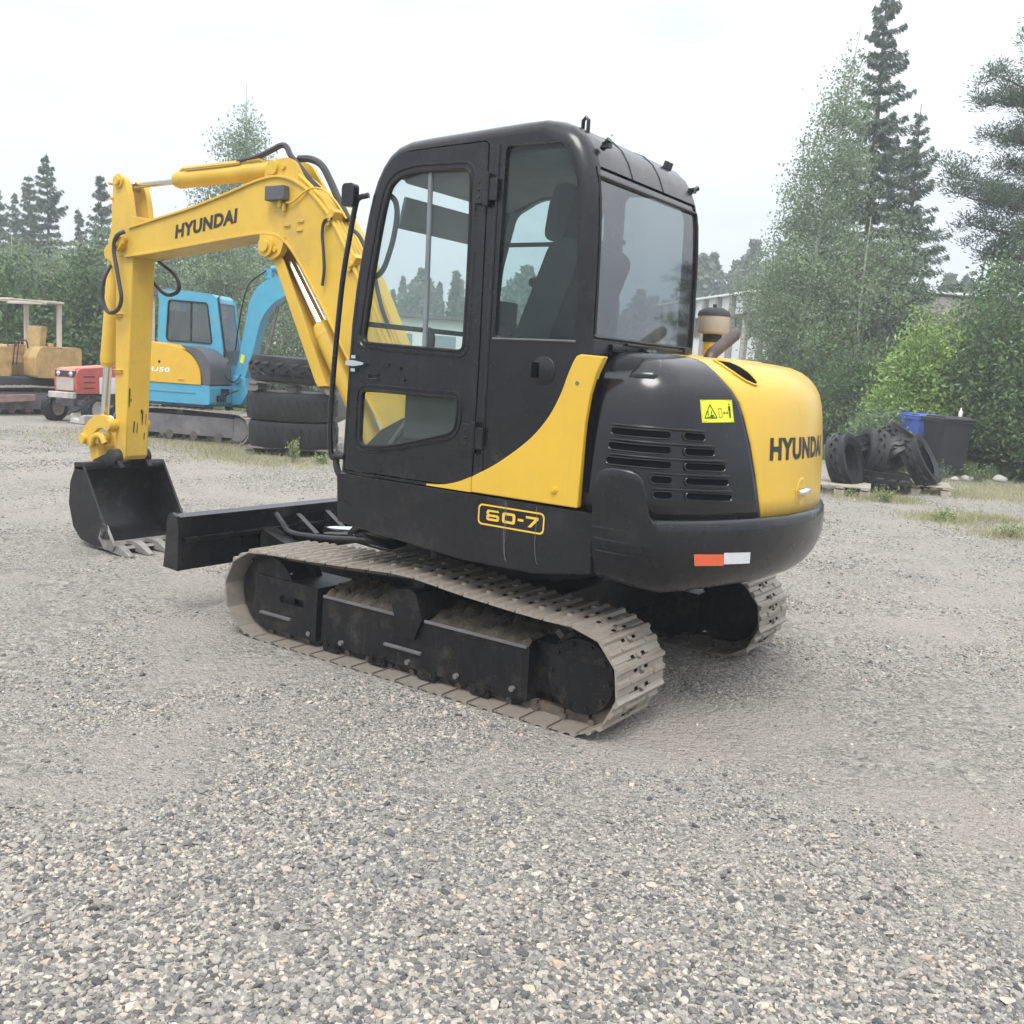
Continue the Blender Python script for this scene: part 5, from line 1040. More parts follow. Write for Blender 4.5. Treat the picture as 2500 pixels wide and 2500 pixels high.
# the trees beyond the frame on the right that the rear window mirrors
pine('pine_tree', 'pine standing off to the right of the picture, mirrored in the rear window', Vector((-7.9, -16.2, 0)), 4.5, 43, [(z, a, 1.0 - .19 * (z - 1.4)) for z, a in zip(np.linspace(1.3, 4.3, 18), np.arange(18) * 2.4)])
shrub('shrub', 'shrub off to the right of the picture, mirrored low in the rear window', 2860, 17.5, 2.0, 1.3, 'shrub_leaf', 60, n_leaf=9000)
# left side
G3 = 'conifers standing beyond the yard on the left'
for i, (px, d, h, w, lab) in enumerate(((134, 42, 9.1, 2.6, 'tallest dark conifer on the left, with a ragged pointed top'), (90, 44, 8.5, 2.3, 'conifer just left of the tallest one, a little shorter'), (55, 46, 8.0, 1.9, 'narrow low conifer second from the left edge of the picture'), (15, 47, 8.3, 2.2, 'conifer at the left edge of the picture above the bulldozer'), (262, 41, 8.2, 2.3, 'conifer whose top shows just left of the yellow stick'), (206, 48, 7.8, 1.3, 'slim spiky conifer between the tallest one and the stick'), (-40, 45, 7.6, 1.3, 'conifer cut off by the left edge of the picture'))):
    spruce('conifer_tree', lab, px, d, h, w, 'pine_needle' if i % 2 else 'spruce_needle', 70 + i, group=G3, gap=.34, twig=.24, dens=2.0, ragged=.42)
G4 = 'leafy trees beyond the yard on the left'
broadleaf('birch_tree', 'tall birch rising above the yellow boom', 606, 34, 10.6, 2.4, 'birch_leaf', 81, leaf=.095, n_leaf=32000, low=.14, nbr=120, group=G4)
broadleaf('birch_tree', 'birch filling the gap under the boom just right of the stick', 430, 31, 5.6, 1.7, 'birch_leaf', 82, leaf=.095, n_leaf=20000, low=.08, nbr=80, shape='round', group=G4)
broadleaf('birch_tree', 'birch under the boom behind the arm of the blue excavator', 545, 30, 5.2, 1.7, 'birch_leaf', 83, leaf=.095, n_leaf=18000, low=.08, nbr=80, shape='round', group=G4)
broadleaf('birch_tree', 'birch behind the blue boom, seen between boom and cab', 690, 33, 5.2, 1.8, 'birch_leaf', 84, leaf=.095, n_leaf=13000, low=.1, nbr=70, shape='round', group=G4)
broadleaf('birch_tree', 'pale leafy tree in front of the left conifers', 50, 33, 4.9, 2.0, 'birch_leaf', 85, leaf=.10, n_leaf=17000, low=.06, nbr=80, shape='round', group=G4)
broadleaf('birch_tree', 'pale leafy tree left of the stick, behind the dark bushes', 196, 34, 4.8, 1.9, 'birch_leaf', 86, leaf=.10, n_leaf=18000, low=.06, nbr=80, shape='round', group=G4)
broadleaf('birch_tree', 'leafy tree behind the stick of the yellow excavator', 318, 33, 5.5, 2.0, 'birch_leaf', 87, leaf=.10, n_leaf=17000, low=.06, nbr=80, shape='round', group=G4)
G5 = 'broad dark bushes behind the parked machines'
for i, (px, d, h, w, n, lab) in enumerate(((20, 23.5, 2.9, 1.6, 21000, 'broad dark bush behind the bulldozer canopy at the left edge'), (125, 23.8, 2.55, 1.5, 19000, 'broad dark bush between the bulldozer and the red tractor'), (225, 24.2, 3.1, 1.5, 20000, 'broad dark bush just left of the yellow stick'), (330, 25, 2.8, 1.4, 15000, 'dark bush behind the stick and the blue cab'), (-90, 23, 3.2, 1.5, 15000, 'dark bush cut off by the left edge'))):
    shrub('bush', lab, px, d, h, w, 'shrub_leaf', 90 + i, leaf=.15, n_leaf=n, group=G5, cat='bush', spiky=.28)
G6 = 'thin shrubs in front of the white hall'
for i, (px, d, h, w, n, lab) in enumerate(((640, 26, 2.7, 1.0, 5500, 'thin shrub behind the stacked tyres, the white hall showing through'), (735, 26.5, 2.8, 1.0, 5000, 'thin shrub behind the boom cylinder of the yellow excavator'), (520, 26.5, 2.6, 1.1, 9000, 'leafy shrub behind the front of the blue cab'), (430, 27, 2.6, 1.2, 10000, 'leafy shrub behind the blue cab roof'))):
    shrub('shrub', lab, px, d, h, w, 'shrub_light', 100 + i, leaf=.10, n_leaf=n, group=G6)
# far wood: one mass along the horizon
def far_wood():
    r = np.random.default_rng(5); CC, DD, LL = [], [], []
    for k in range(120):
        px = -700 + 3100 * (k + r.random()) / 120; d = r.uniform(72, 100); b = np.array(spot(px, d)); con = r.random() < .45; h = r.uniform(6.5, 9.6) if px < 1650 else r.uniform(9.5, 12.0); w = r.uniform(1.0, 1.5) if con else r.uniform(1.6, 2.6); m = 1100
        t = r.random(m) ** (.8 if con else .6); rr = w * ((1 - t) ** .9 + .05 if con else np.sqrt(np.clip(1 - (2 * t - .9) ** 2, .03, 1))) * np.sqrt(r.random(m)); a = r.uniform(0, 6.283, m)
        CC.append(b + np.c_[rr * np.cos(a), rr * np.sin(a), .3 + t * h]); DD.append(r.normal(size=(m, 3)) + np.array((0, 0, -.5))); LL.append(r.uniform(.35, .7, m))
    V, F = leaf_quads(np.concatenate(CC), np.concatenate(DD), np.concatenate(LL), np.concatenate(LL) * .55, r)
    return tag(fast_mesh('far_wood', V, F, 'far_leaf'), kind='stuff')
far_wood()
# grass strip along the yard edge and dry tufts on the gravel
def blades(name, mat, P, hgt, wid, seed, spread=.25):
    r = np.random.default_rng(seed); n = len(P); D = r.normal(0, spread, (n, 3)); D[:, 2] = 1; D = unit(D); L = hgt * r.uniform(.4, 1.3, n)
    C = np.c_[P, np.zeros(n)] + D * (L / 2)[:, None]; S = unit(np.cross(D, r.normal(size=(n, 3))))
    V = np.stack((C - D * (L / 2)[:, None] - S * wid, C - D * (L / 2)[:, None] + S * wid, C + D * (L / 2)[:, None]), 1).reshape(-1, 3)
    return tag(fast_mesh(name, V, np.arange(n * 3).reshape(n, 3), mat), kind='stuff')
ed = np.array(edge); k = rng.integers(0, len(ed) - 1, 60000); f = rng.random(60000)[:, None]; base = ed[k] * (1 - f) + ed[k + 1] * f
outw = unit(base - CAM[:2]); base = base + outw * (rng.random(60000) ** 1.6 * 5.5 - .5)[:, None]
blades('grass', 'grass_blade', base, .26, .010, 3)
tuf = []
for px, d, s, n in ((2180, 13.2, .35, 900), (2300, 11.4, .45, 1100), (2420, 11.8, .5, 900), (2470, 10.4, .5, 800), (2290, 14.8, .9, 1500), (2130, 13.4, .5, 700), (2440, 14.5, 1.0, 1500), (560, 13.2, .6, 900), (700, 13.0, .8, 1200), (430, 14.8, 1.4, 1600), (640, 14.9, 1.0, 1200), (520, 14.2, .8, 900), (250, 15.5, 1.2, 800), (180, 14.4, 1.0, 400), (2060, 13.2, .5, 500), (2380, 16.5, 1.2, 1500), (2480, 15.5, 1.0, 1500)):
    c = np.array(spot(px, d))[:2]; tuf.append(c + rng.normal(0, s * .55, (n, 2)))
blades('dry_grass', 'dry_grass', np.concatenate(tuf), .09, .004, 4, .5)
def weed(label, px, d, h, w, n, seed, mat='weed_leaf'):
    r = np.random.default_rng(seed); root = thing('weed', label, 'weed', spot(px, d), 0, 'weeds growing in the gravel'); tw = MB(); C, D = [], []
    for k in range(n):
        a = 2.4 * k; q = math.sqrt((k + .3) / n) * w; hh = h * r.uniform(.55, 1) * (1 - .3 * q / w); tip = np.array((math.cos(a) * q, math.sin(a) * q, hh)); tw.tube([(tip[0] * .2, tip[1] * .2, 0), tip * np.array((.7, .7, .6)), tip], .003, 4, False)
        m = 14; f = r.uniform(.25, 1, m)[:, None]; C.append(tip * np.c_[f, f, f] + r.normal(0, .022, (m, 3))); D.append(r.normal(size=(m, 3)) + np.array((0, 0, .5)))
    tw.build('stems', mat, root, fix=False, smooth=60); C = np.concatenate(C); V, F = leaf_quads(C, np.concatenate(D), r.uniform(.03, .06, len(C)), .022, r); fast_mesh('leaves', V, F, mat, root)
weed('tall pale weed in front of the stacked tyres', 718, 13.15, .42, .10, 12, 1); weed('small weed at the right foot of the tyre stack', 785, 13.2, .17, .13, 10, 2)
weed('yellowish weed in front of the tyre pile on pallets', 2160, 12.9, .28, .16, 14, 3); weed('small weed at the left pallet of the tyre pile', 2075, 13.3, .14, .08, 6, 4)
weed('leafy weed in front of the grey bin', 2298, 16.6, .42, .20, 14, 5, 'shrub_light'); weed('leafy weed right of the grey bin', 2385, 16.8, .42, .30, 18, 6, 'shrub_light')
weed('pale weed alone on the gravel at the lower right', 2300, 11.3, .20, .20, 12, 7); weed('weed on the far gravel at the right edge', 2465, 10.4, .18, .2, 10, 8)
for i, (px, d, s, lab) in enumerate(((2362, 16.9, .085, 'small pale rock at the foot of the shrubs right of the grey bin'), (2440, 17.2, .10, 'flat pale rock near the right edge at the foot of the shrubs'), (2330, 16.9, .06, 'small rock beside the base of the grey bin'))):
    r = np.random.default_rng(200 + i); m = bmesh.new(); bmesh.ops.create_icosphere(m, subdivisions=3, radius=s)
    for v in m.verts: v.co = Vector((v.co.x * 1.3, v.co.y, v.co.z * .7)) * (1 + .22 * math.sin(v.co.x / s * 3 + i) * math.cos(v.co.y / s * 4)) + Vector((0, 0, s * .5))
    me = bpy.data.meshes.new('rock'); m.to_mesh(me); m.free(); me.materials.append(M['rock']); o = bpy.data.objects.new('rock', me); col.objects.link(o); o.location = spot(px, d); tag(o, lab, 'rock', 'rocks at the yard edge')

# ================================================================== tyres on pallets
def tyre_parts(root, Ro, W, Ri, nl, seed, lug_h=.035, worn=False):
    """a farm tyre lying with its axis along local z, resting at z = 0"""
    m = MB(); h = W / 2
    m.lathe([(Ri, -h * .72), (Ri + .04, -h * .80), (Ro * .80, -h), (Ro * .93, -h * .93), (Ro - lug_h, -h * .72), (Ro - lug_h * .8, 0), (Ro - lug_h, h * .72), (Ro * .93, h * .93), (Ro * .80, h), (Ri + .04, h * .80), (Ri, h * .72), (Ri + .03, h * .55), (Ro * .86, h * .6), (Ro * .90, 0), (Ro * .86, -h * .6), (Ri + .03, -h * .55), (Ri, -h * .72)], (0, 0, h), n=48)
    o = m.build('carcass', 'rubber', root, smooth=50)
    if worn:
        for k in range(nl):
            a = 2 * pi * k / nl; MB().box(((Ro - .036) * math.cos(a), (Ro - .036) * math.sin(a), h), (.02, .05, W * .62), Matrix.Rotation(a, 3, 'Z') @ Matrix.Rotation(R(20), 3, 'X')).build('tread_block', 'rubber', root, bevel=.006)
        return
    src = []
    for sg in (1, -1):
        l = MB(); rows = []
        for j in range(6):
            t = j / 5; z = sg * (-.04 + t * (h * .97)) ; a = (t * 2 * pi / nl * 1.15); wd = .62 * pi / nl * (1 + .35 * t); ro = Ro - (.0 if t < .8 else .035); ri = Ro - lug_h - .03 * (t > .8)
            rows.append([(ri * math.cos(a - wd), ri * math.sin(a - wd), z), (ro * math.cos(a - wd * .7), ro * math.sin(a - wd * .7), z), (ro * math.cos(a + wd * .7), ro * math.sin(a + wd * .7), z), (ri * math.cos(a + wd), ri * math.sin(a + wd), z)])
        l.grid(rows, closed=True); l.add(rows[0] + rows[-1], [(3, 2, 1, 0), (4, 5, 6, 7)]); src.append(l.build('tread_lug', 'rubber', root, smooth=30))
    for sg, s in zip((1, -1), src):
        for k in range(nl):
            mt = Matrix.Translation((0, 0, h)) @ Matrix.Rotation(2 * pi * (k + (.5 if sg < 0 else 0)) / nl, 4, 'Z')
            (s if k == 0 else share(s, root)).matrix_local = mt
def tyre(label, pos, rot, Ro, W, Ri, nl, seed, group, worn=False):
    o = thing('tractor_tyre', label, 'tyre', pos, 0, group); o.rotation_euler = rot; tyre_parts(o, Ro, W, Ri, nl, seed, worn=worn); return o
def pallet(label, pos, rz, w=1.2, d=.8, h=.144, mat='wood', group='wooden pallets under tyres', nb=5):
    o = thing('pallet', label, 'pallet', pos, rz, group)
    for i in range(nb):
        MB().box((0, -d / 2 + .06 + (d - .12) * i / (nb - 1), h - .011), (w, .10, .022)).build('board', mat, o, bevel=.003)
    for x in (-w / 2 + .07, 0, w / 2 - .07):
        MB().box((x, 0, .011), (.10, d, .022)).build('runner', mat, o, bevel=.003); MB().box((x, 0, h - .033), (.10, d - .004, .021)).build('crossbar', mat, o, bevel=.003)
        for y in (-d / 2 + .07, 0, d / 2 - .07): MB().box((x, y, .0525 - .004), (.135, .11, h - .075)).build('block', mat, o, bevel=.004)
    return o
tp = spot(716, 14.35); rzp = VIEW - pi / 2 + .12; TG = 'big tyres stacked on pallets'
pallet('dark pallet under the stack of three big tyres', tp, rzp, 1.25, 1.0, .12, 'wood_dark')
tyre('bottom tyre of the stack, worn smooth, on the dark pallet', tp + Vector((0, 0, .121)), (0, 0, .3), .67, .375, .33, 30, 1, TG, True)
tyre('middle tyre of the stack, worn, under the upper pallet', tp + Vector((.02, .02, .498)), (0, 0, 1.1), .68, .405, .33, 30, 2, TG, True)
pallet('grey pallet lying between the middle and the top tyre', tp + Vector((0, 0, .905)), rzp, 1.2, 1.0, .135, 'wood_dark')
tyre('top tyre of the stack with deep chevron lugs, above the upper pallet', tp + Vector((-.02, .01, 1.042)), (0, R(-1.5), .5), .675, .36, .36, 20, 3, TG)
rzq = VIEW - pi / 2 - .35; PG = 'loose tractor tyres heaped on pallets on the right'
pallet('pale pallet under the left tyre of the heap', spot(2050, 13.75), rzq, .8, .8, .144)
pallet('pale pallet under the right tyre of the heap', spot(2232, 14.6), rzq, .95, .8, .144)
def face(px_, d_, z_): return spot(px_, d_) + Vector((0, 0, z_))
RG = Vector(RIGHT); UP = Vector((0, 0, 1)); FW = Vector((FWD[0], FWD[1], 0)).normalized()
hr = math.atan2((spot(2150, 14) - Vector(CAM))[1], (spot(2150, 14) - Vector(CAM))[0]); FW = Vector((math.cos(hr), math.sin(hr), 0)); RG = Vector((math.sin(hr), -math.cos(hr), 0))
def tyre_axis(label, centre, axis, Ro, W, Ri, nl, seed):
    ax = axis.normalized(); q = ax.to_track_quat('Z', 'Y'); o = thing('tractor_tyre', label, 'tyre', centre - ax * (W / 2), 0, PG); o.rotation_mode = 'QUATERNION'; o.rotation_quaternion = q; tyre_parts(o, Ro, W, Ri, nl, seed); return o
tyre_axis('lugged tyre lying flat at the front of the heap', face(2152, 14.2, .165), UP + RG * .05, .40, .30, .24, 14, 4)
tyre_axis('lugged tyre leaning at the left end of the heap', face(2055, 13.95, .43), RG * .92 + UP * .30 - FW * .30, .42, .28, .24, 14, 5)
tyre_axis('tyre lying high behind the leaning left one', face(2082, 14.8, .62), UP * .88 - RG * .35 + FW * .1, .40, .24, .25, 14, 6)
tyre_axis('lugged tyre standing on edge behind the flat one', face(2112, 14.45, .50), RG * .85 - UP * .18 + FW * .30, .44, .28, .25, 14, 7)
tyre_axis('lugged tyre wedged in the middle under the topmost one', face(2168, 14.6, .52), UP * .62 - RG * .50 + FW * .30, .40, .28, .22, 14, 10)
tyre_axis('topmost tyre of the heap, lying tilted to the right', face(2188, 14.7, .76), UP * .78 + RG * .50 + FW * .10, .33, .24, .19, 13, 8)
tyre_axis('lugged tyre leaning at the right end of the heap by the bins', face(2236, 14.45, .47), RG * .84 + UP * .50 - FW * .22, .43, .27, .25, 14, 9)

# ---- bins
def wheelie(label, pos, rz, w, d, h, mat, lid):
    o = thing('wheelie_bin', label, 'bin', pos, rz, 'wheelie bins by the shrubs'); m = MB()
    z0, z1 = .06, h - .06; m.hexa([(-w * .42, -d * .40, z0), (w * .42, -d * .40, z0), (w * .42, d * .34, z0), (-w * .42, d * .34, z0), (-w / 2, -d / 2, z1), (w / 2, -d / 2, z1), (w / 2, d / 2, z1), (-w / 2, d / 2, z1)])
    m.build('body', mat, o, bevel=.02, segs=3); MB().box((0, 0, z1 + .0), (w + .05, d + .05, .05)).build('rim', mat, o, bevel=.008)
    l = MB(); l.box((0, -.01, z1 + .045), (w + .06, d + .07, .035)); l.prism([(-d * .5, z1 + .06), (d * .5, z1 + .06), (d * .4, z1 + .09), (-d * .4, z1 + .09)], -w * .46, w * .46, 'x'); l.build('lid', lid, o, bevel=.01)
    m = MB(); m.cyl((-w * .4, d / 2 + .05, z1 + .03), (w * .4, d / 2 + .05, z1 + .03), .016, 8); m.build('handle', lid, o)
    for x in (-w * .42, w * .42): MB().cyl((x - .03, d * .42, .10), (x + .03, d * .42, .10), .10, 20).build('wheel', 'rubber', o, bevel=.006)
    return o
wheelie('large dark grey wheelie bin beside the tyre heap', spot(2298, 17.6), VIEW - pi / 2 + .25, .59, .60, 1.06, 'bin_grey', 'inner')
wheelie('bright blue wheelie bin half hidden behind the grey one', spot(2232, 18.4), VIEW - pi / 2 + .25, .50, .58, 1.06, 'bin_blue', 'bin_blue')
o = thing('bottle', 'small pale bottle standing on the lid of the grey bin', 'bottle', spot(2325, 17.65) + Vector((0, 0, 1.09))); MB().lathe([(0, 0), (.032, .0), (.034, .01), (.034, .09), (.014, .12), (.014, .14), (0, .14)], n=14).build('bottle_body', 'print_white', o); MB().lathe([(.016, .135), (.016, .155), (0, .157)], n=12).build('cap', 'print_white', o)

# ================================================================== blue excavator
BX = thing('excavator', 'blue excavator with a yellow engine cover parked behind the yellow boom', 'excavator', spot(462, 16.1), VIEW - pi / 2 - R(11))
def simple_track(root, y, L, Hh, w, shoes, mat='track', frame='frame_grey', lab=None):
    r = Hh / 2; xa = L / 2 - r; P = []
    for a in np.linspace(-90, 90, 9): P.append((xa + r * math.cos(R(a)), r + r * math.sin(R(a))))
    P += [(xa * .4, Hh + .012), (0, Hh + .02), (-xa * .4, Hh + .012)]
    for a in np.linspace(90, 270, 9): P.append((-xa + r * math.cos(R(a)), r + r * math.sin(R(a))))
    P = np.array(P + [P[0]]); d = np.r_[0, np.cumsum(np.linalg.norm(np.diff(P, axis=0), axis=1))]; s = np.linspace(0, d[-1], shoes + 1); Q = np.c_[np.interp(s, d, P[:, 0]), np.interp(s, d, P[:, 1])]; pit = d[-1] / shoes
    f = MB(); f.prism(round_poly([(xa * .92, .12), (xa * .92, Hh - .09), (-xa * .92, Hh - .09), (-xa * .92, .12)], .05), y - w * .38, y + w * .38, 'y')
    for x in (-xa, xa): f.cyl((x, y - w * .36, r), (x, y + w * .36, r), r * .74, 20)
    f.box((-.1, y, Hh - .03), (.12, w * .3, .10))
    tr = f.build('crawler_track', frame, root, bevel=.01)
    for k in range(4): x = -xa * .66 + xa * 1.32 * k / 3; MB().cyl((x, y - w * .40, .11), (x, y + w * .40, .11), .075, 14).build('track_roller', 'track_in', tr)
    m = MB(); m.prism([(-pit * .48, 0), (-pit * .48, -.018), (pit * .48, -.018), (pit * .48, 0), (pit * .18, .0), (pit * .12, .016), (-.0, .016), (-pit * .06, 0)], -w / 2, w / 2, 'y'); sh = m.build('track_shoe', mat, tr, smooth=0)
    for i in range(shoes):
        p, q = Q[i], Q[i + 1]; t = (q - p) / np.linalg.norm(q - p); nn = np.array((t[1], -t[0])); X = Vector((-t[0], 0, -t[1])); Z = Vector((nn[0], 0, nn[1])); mt = Matrix((X, Z.cross(X), Z)).transposed().to_4x4(); c = (p + q) / 2; mt.translation = Vector((c[0], y, c[1])); (sh if i == 0 else share(sh, tr)).matrix_local = mt
    return tr
BX.scale = (.84, 1, .955)
for y in (-.76, .76): simple_track(BX, y, 2.75, .52, .40, 40).location = (.46, 0, 0)
m = MB(); m.box((0, 0, .36), (1.0, 1.2, .22)); m.lathe([(.42, .45), (.42, .62), (.38, .64)], n=28); m.build('undercarriage_body', 'frame_grey', BX, bevel=.01)
m = MB(); m.prism([(2.17, .12), (2.15, .34), (2.17, .48), (2.21, .48), (2.22, .3), (2.27, .12)], -.95, .95, 'y'); m.box((1.7, -.35, .25), (.95, .09, .12)); m.box((1.7, .35, .25), (.95, .09, .12)); m.build('dozer_blade', 'blue', BX, bevel=.006)
m = MB(); m.prism(round_poly([(1.02, .62), (-.70, .62), (-.80, .72), (-.82, .93), (1.02, .93)], .05), -.93, .93, 'y'); m.box((0, 0, .60), (1.5, 1.4, .08)); m.build('deck', 'blue', BX, bevel=.02)
MB().box((.2, -.935, .80), (1.1, .012, .016)).build('deck_rib', 'blue', BX)
hood_ = round_poly([(.85, .935), (.83, 1.18), (.64, 1.42), (.27, 1.53), (-.33, 1.58), (-.72, 1.52), (-.84, 1.30), (-.84, .935)], [.02, .25, .3, .2, .1, .15, .1, .02], 6)
m = MB(); m.prism(hood_, -.945, -.25, 'y'); kh = m.build('engine_cover', 'kyellow', BX, bevel=.03, segs=3)
for pts in ([(-.29, 1.32), (-.27, 1.24), (-.38, 1.17), (-.74, 1.34), (-.74, 1.44), (-.55, 1.46)], [(-.24, 1.06), (-.40, .955), (-.78, .955), (-.78, 1.25), (-.44, 1.10)]): MB().prism(round_poly(pts, .04), -.951, -.943, 'y').build('cover_panel', 'grey_plastic', kh, bevel=.003)
m = MB(); m.prism(round_poly([(1.02, .935), (1.02, 1.28), (.82, 1.50), (.42, 1.545), (.67, 1.42), (.855, 1.18), (.875, .935)], [.02, .2, .2, .02, .2, .2, .02], 5), -.925, -.25, 'y'); m.build('side_cover', 'grey_plastic', BX, bevel=.015)
MB().cyl((.02, -.946, 1.26), (.02, -.952, 1.26), .022, 14).build('cover_lock', 'dark', kh)
m = MB(); m.tube([(.40, -.948, 1.0), (.46, -.955, 1.005), (.52, -.948, 1.0)], .01, 6); m.build('latch', 'kyellow', kh)
vs, fs = letters('U50', .36, .075, .02); g = MB(); g.add([(-.14 + x + z * .25, -.9475, 1.10 + z) for x, z in vs], fs); g.build('lettering', 'print_white', kh, smooth=0, fix=False)
m = MB(); cabp = round_poly([(.86, .935), (.90, 1.5), (.76, 2.32), (.66, 2.40), (.15, 2.44), (-.34, 2.44), (-.42, 2.36), (-.46, .935)], [.01, .1, .1, .1, .1, .08, .08, .01])
bw = round_poly([(.68, 1.60), (.57, 2.25), (-.22, 2.27), (-.26, 1.66), (-.22, 1.61)], .05)
m.prism(cabp, -.36, -.33, 'y', holes=[bw]); m.prism(cabp, .24, .27, 'y', holes=[bw])
rt = [q for q in cabp if q[1] > 2.2]; m.grid([[(x, -.36, z) for x, z in rt], [(x, .27, z) for x, z in rt]])
m.box((-.44, -.045, 1.35), (.03, .60, .9)); m.box((-.43, -.045, 2.36), (.04, .60, .12)); m.box((.875, -.045, 1.1), (.02, .60, .33)); m.prism([(.90, 1.25), (.91, 1.5), (.76, 2.34), (.72, 2.34), (.85, 1.5), (.85, 1.25)], .21, .272, 'y'); m.prism([(.90, 1.25), (.91, 1.5), (.76, 2.34), (.72, 2.34), (.85, 1.5), (.85, 1.25)], -.362, -.30, 'y')
bc_ = m.build('cab', 'blue', BX, smooth=40, fix=False)
MB().prism(bw, -.348, -.342, 'y').build('side_window', 'glass_far', bc_, smooth=0); MB().prism(bw, .252, .258, 'y').build('left_window', 'glass_far', bc_, smooth=0)
a = offset_poly(bw, .0); MB().tube([(x, -.362, z) for x, z in a] + [(a[0][0], -.362, a[0][1])], .016, 6, False).build('window_seal', 'rubber', bc_)
m = MB(); m.grid([[(.895, y, 1.27), (.90, y, 1.5), (.745, y, 2.33)] for y in (-.30, .21)]); m.build('windscreen', 'glass_far', bc_, smooth=0)
MB().tube([(.915, -.32, 1.25), (.92, -.32, 1.5), (.77, -.32, 2.35), (.72, -.2, 2.38)], .018, 8).build('windscreen_frame', 'rubber', bc_)
m = MB(); m.box((.24, -.345, 1.93), (.035, .02, .66)); m.build('window_bar', 'rubber', bc_)
m = MB(); m.box((.1, -.04, 1.25), (.9, .56, .55)); m.prism(round_poly([(-.05, 1.5), (-.25, 1.5), (-.36, 2.1), (-.22, 2.12)], .04), -.22, .18, 'y'); m.box((-.05, -.02, 1.5), (.45, .40, .12)); m.box((.60, -.05, 1.66), (.12, .3, .26)); m.box((.45, -.2, 1.62), (.25, .1, .2)); m.build('seat', 'seat', bc_, bevel=.02)
bb = [(p.x, p.y) for p in smooth_path([(1.02, 1.02, 0), (1.12, 1.5, 0), (1.24, 2.1, 0), (1.30, 2.34, 0), (1.44, 2.56, 0), (1.66, 2.70, 0), (2.1, 2.80, 0), (2.75, 2.72, 0)], 5)]; bl_ = [(p.x, p.y) for p in smooth_path([(2.75, 2.50, 0), (2.2, 2.50, 0), (1.86, 2.38, 0), (1.62, 2.17, 0), (1.50, 1.95, 0), (1.38, 1.5, 0), (1.20, .98, 0)], 5)]
m = MB(); m.prism(bb + bl_, -.14, .10, 'y'); bo = m.build('boom', 'blue', BX, bevel=.015)
m = MB(); m.prism([(.95, .60), (.95, 1.0), (1.02, 1.10), (1.25, 1.06), (1.32, .80), (1.20, .62)], -.20, .16, 'y'); m.cyl((1.12, -.24, 1.03), (1.12, .2, 1.03), .06, 16); m.build('swing_post', 'blue', BX, bevel=.015)
m = MB(); m.box((1.02, -.6, .72), (.12, .22, .10)); m.box((1.05, -.52, .84), (.14, .12, .08)); m.tube(smooth_path([(.95, -.5, .70), (1.1, -.45, .80), (1.2, -.3, .86)]), .02, 6); m.build('hose_block', 'rubber', BX, bevel=.01)
m = MB(); m.tube([(1.30, -.02, .98), (1.66, -.02, 1.60)], .055, 14); m.build('boom_cylinder', 'frame_grey', bo); MB().tube([(1.64, -.02, 1.58), (1.80, -.02, 2.28)], .03, 12).build('piston_rod', 'frame_grey', bo)
m = MB(); m.tube([(1.66, -.02, 2.88), (2.3, -.02, 2.98), (2.72, -.02, 2.96)], .05, 14); m.box((1.62, -.02, 2.80), (.14, .14, .16)); m.tube([(2.6, -.02, 2.96), (3.1, -.02, 2.90)], .025, 10); m.build('arm_cylinder', 'blue', bo)
m = MB(); m.prism(round_poly([(2.68, 2.80), (2.98, 2.98), (3.16, 2.93), (3.08, 2.5), (3.02, 1.2), (2.90, 1.2), (2.78, 2.4)], .04), -.10, .06, 'y'); stk = m.build('stick', 'blue', BX, bevel=.012)
m = MB(); m.prism(round_poly([(2.86, 1.22), (3.06, 1.22), (3.22, .9), (3.16, .52), (2.86, .38), (2.58, .50), (2.70, .62), (2.92, .74)], .05), -.38, .34, 'y'); m.build('bucket', 'frame_grey', BX, bevel=.01)
MB().tube(smooth_path([(1.03, -.15, 1.5), (1.09, -.16, 1.9), (1.17, -.16, 2.3), (1.30, -.16, 2.62), (1.6, -.12, 2.84)]), .014, 6).build('boom_hose', 'rubber', bo); MB().tube(smooth_path([(1.0, -.3, 1.32), (.98, -.42, 1.2), (1.06, -.46, 1.05), (1.16, -.36, 1.0), (1.2, -.22, 1.12)]), .014, 6).build('boom_hose', 'rubber', bo)
MB().box((1.17, -.142, 1.38), (.07, .006, .14), Matrix.Rotation(R(13), 3, 'Y')).build('warning_sticker', 'sign_yellow', bo, smooth=0)
o = thing('machine_post', 'pale narrow post with a grey cap behind the blue cab', 'post', spot(368, 19.2)); MB().box((0, 0, 1.2), (.09, .09, 2.4)).build('shaft', 'rops', o, bevel=.01); MB().box((0, 0, 2.48), (.32, .22, .16)).build('cap', 'frame_grey', o, bevel=.01)  # post taken for part of another machine behind

